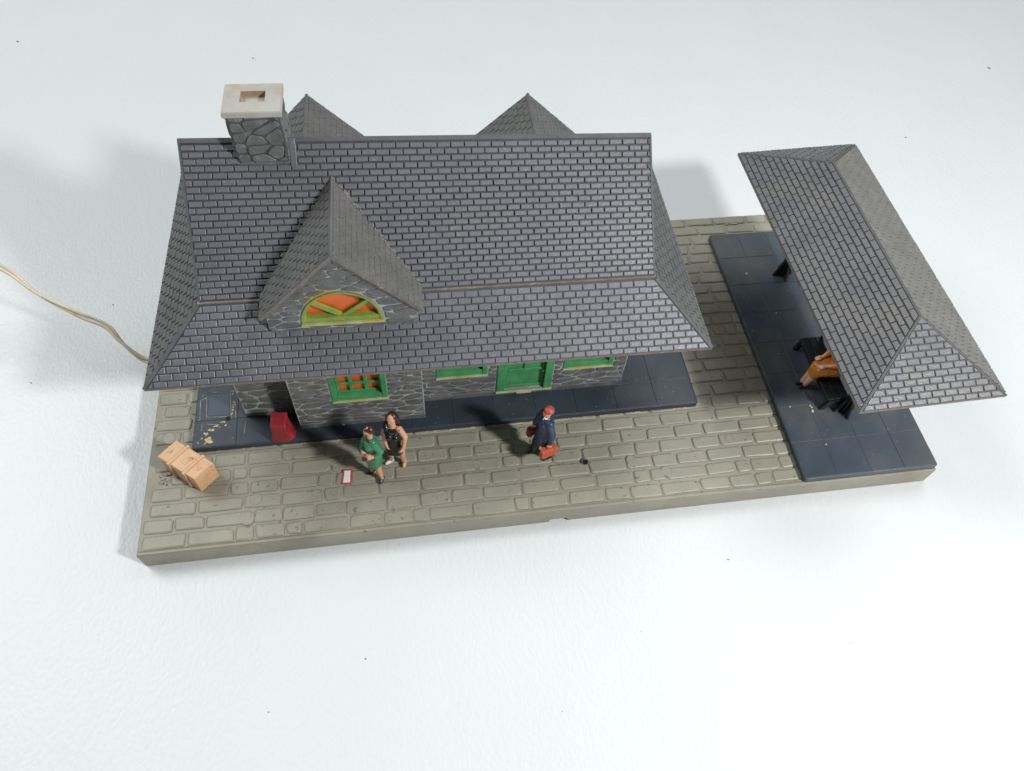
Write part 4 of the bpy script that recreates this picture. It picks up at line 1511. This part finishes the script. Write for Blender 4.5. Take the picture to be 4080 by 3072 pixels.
dp = [cm((24.2, 3.80, 1.22), .30, (23.54, 3.78, 1.20), .20), cm((24.2, 4.22, 1.22), .30, (23.54, 4.04, 1.20), .20), cm((24.2, 4.02, 1.17), .26, (23.6, 3.92, 1.20), .22),
      cm((23.52, 3.80, 1.14), .20, (23.45, 3.80, .95), .17), cm((23.52, 4.02, 1.14), .20, (23.44, 3.97, .95), .17)]
sculpt('skirt', dp, 'ochre', sw)
sculpt('blouse', [lathe_mesh((24.2, 4.02, 1.25), [(0, .27), (.3, .26), (.7, .30), (.95, .26), (1.02, .13)], 20, .8, 1.05)]
       + limb([V((24.2, 3.74, 2.12)), V((24.14, 3.62, 1.68)), V((23.85, 3.76, 1.52))], [.15, .13, .09]) + limb([V((24.2, 4.30, 2.12)), V((24.14, 4.40, 1.68)), V((23.85, 4.26, 1.52))], [.15, .13, .09]), 'ochre', sw)
sculpt('hair', [ell_mesh(hd - fd * .04 + up * .055, (.168, .168, .145)), ell_mesh(hd - fd * .10 + up * -.06, (.12, .152, .16))], 'hair', sw)
sculpt('shoe', shoe_parts((23.33, 3.78, PZ), (23.12, 3.74, PZ)), 'shoe', sw)
sculpt('shoe', shoe_parts((23.27, 3.94, PZ), (23.05, 3.93, PZ)), 'shoe', sw)

# ------------------------------------------------------------------ lamp cord leaving to the left
cd = thing('lamp_cord', (-.4, 7.7, -.87), 'yellowed two-strand lamp cord leaving the building to the left', 'cord')


def smooth_path(pts, n=14):
    out = []
    pts = [V(p) for p in pts]
    for i in range(len(pts) - 1):
        p0, p1, p2, p3 = pts[max(i - 1, 0)], pts[i], pts[i + 1], pts[min(i + 2, len(pts) - 1)]
        for k in range(n):
            t = k / n
            out.append(.5 * ((2 * p1) + (p2 - p0) * t + (2 * p0 - 5 * p1 + 4 * p2 - p3) * t * t + (3 * p1 - p0 - 3 * p2 + p3) * t ** 3))
    out.append(pts[-1])
    return out


CORD = [(3.4, 7.2, .50), (1.6, 7.55, .38), (.3, 7.35, .22), (-.55, 7.50, .15), (-1.25, 8.0, .62), (-1.75, 8.55, .95), (-2.7, 9.0, 1.2), (-4.0, 9.75, 1.55), (-5.0, 10.6, 1.9), (-5.9, 11.0, 2.0),
        (-7.5, 10.9, 1.9), (-10.5, 10.2, 1.0), (-15, 9.5, -.4), (-24, 9.0, -.8)]
pth = smooth_path(CORD)
for sgn in (-1, 1):
    pp = []
    for i, p in enumerate(pth):
        t = (pth[min(i + 1, len(pth) - 1)] - pth[max(i - 1, 0)]).normalized()
        a = t.cross(V((0, 0, 1))).normalized()
        b_ = a.cross(t)
        ang = max(0, i - 30) * .075
        pp.append(p + (a * math.cos(ang) + b_ * math.sin(ang)) * .064 * sgn)
    mb = MB()
    mb.tube(pp, .057, 10)
    mb.build('strand', 'wire', cd)

# ------------------------------------------------------------------ crumbs and dust


def crumb(x, y, z, s, m, label, group, sd, name='crumb'):
    r_ = random.Random(sd)
    vs, fs = ell_mesh((x, y, z + s * .35), (s * r_.uniform(.7, 1.3), s * r_.uniform(.5, 1), s * .5), 7, 5, Matrix.Rotation(r_.uniform(0, 3), 3, 'Z'))
    vs = [v + V((r_.uniform(-1, 1), r_.uniform(-1, 1), 0)) * s * .18 for v in vs]
    mb = MB()
    mb.add(vs, fs, 0)
    tag(mb.build(name, m, origin=(x, y, z)), label, 'crumb', group)


for k, (x, y, s) in enumerate(((6.82, -3.75, .055), (18.89, -2.03, .06), (-9.8, 29.6, .11), (42.5, 24.3, .11), (-2.54, 11.16, .05), (-4.90, 7.65, .05), (34.9, 18.8, .07),
                               (2.1, 27.5, .08), (22.0, -5.2, .03), (9.5, -5.4, .025), (12.5, -6.0, .025), (4.0, -4.9, .04), (15.4, -4.0, .03), (27.5, 15.5, .05))):
    crumb(x, y, -.87, s * .62, 'speck', 'tiny dark speck lying on the white tabletop', 'specks on the white tabletop', 100 + k, 'speck')
for k, (x, y, s) in enumerate(((23.22, 2.93, .055), (23.26, 2.86, .05), (23.24, 2.70, .06), (22.46, 2.97, .04), (22.91, 9.45, .07), (23.22, 1.30, .04), (22.85, 5.35, .035), (23.45, 7.3, .035))):
    crumb(x, y, .258, s, 'chip', 'tiny pale chip lying on the blue shelter slab', 'pale chips on the shelter slab', 200 + k, 'chip')
for k, (x, y, s) in enumerate(((.60, 2.76, .075), (.68, 2.58, .045), (.63, 2.44, .05))):
    crumb(x, y, .02, s, 'brick', 'small tan crumb at the hole beside the trunk', 'crumbs beside the trunk', 300 + k)

for o in bpy.data.objects:
    if '_o' in o:
        del o['_o']
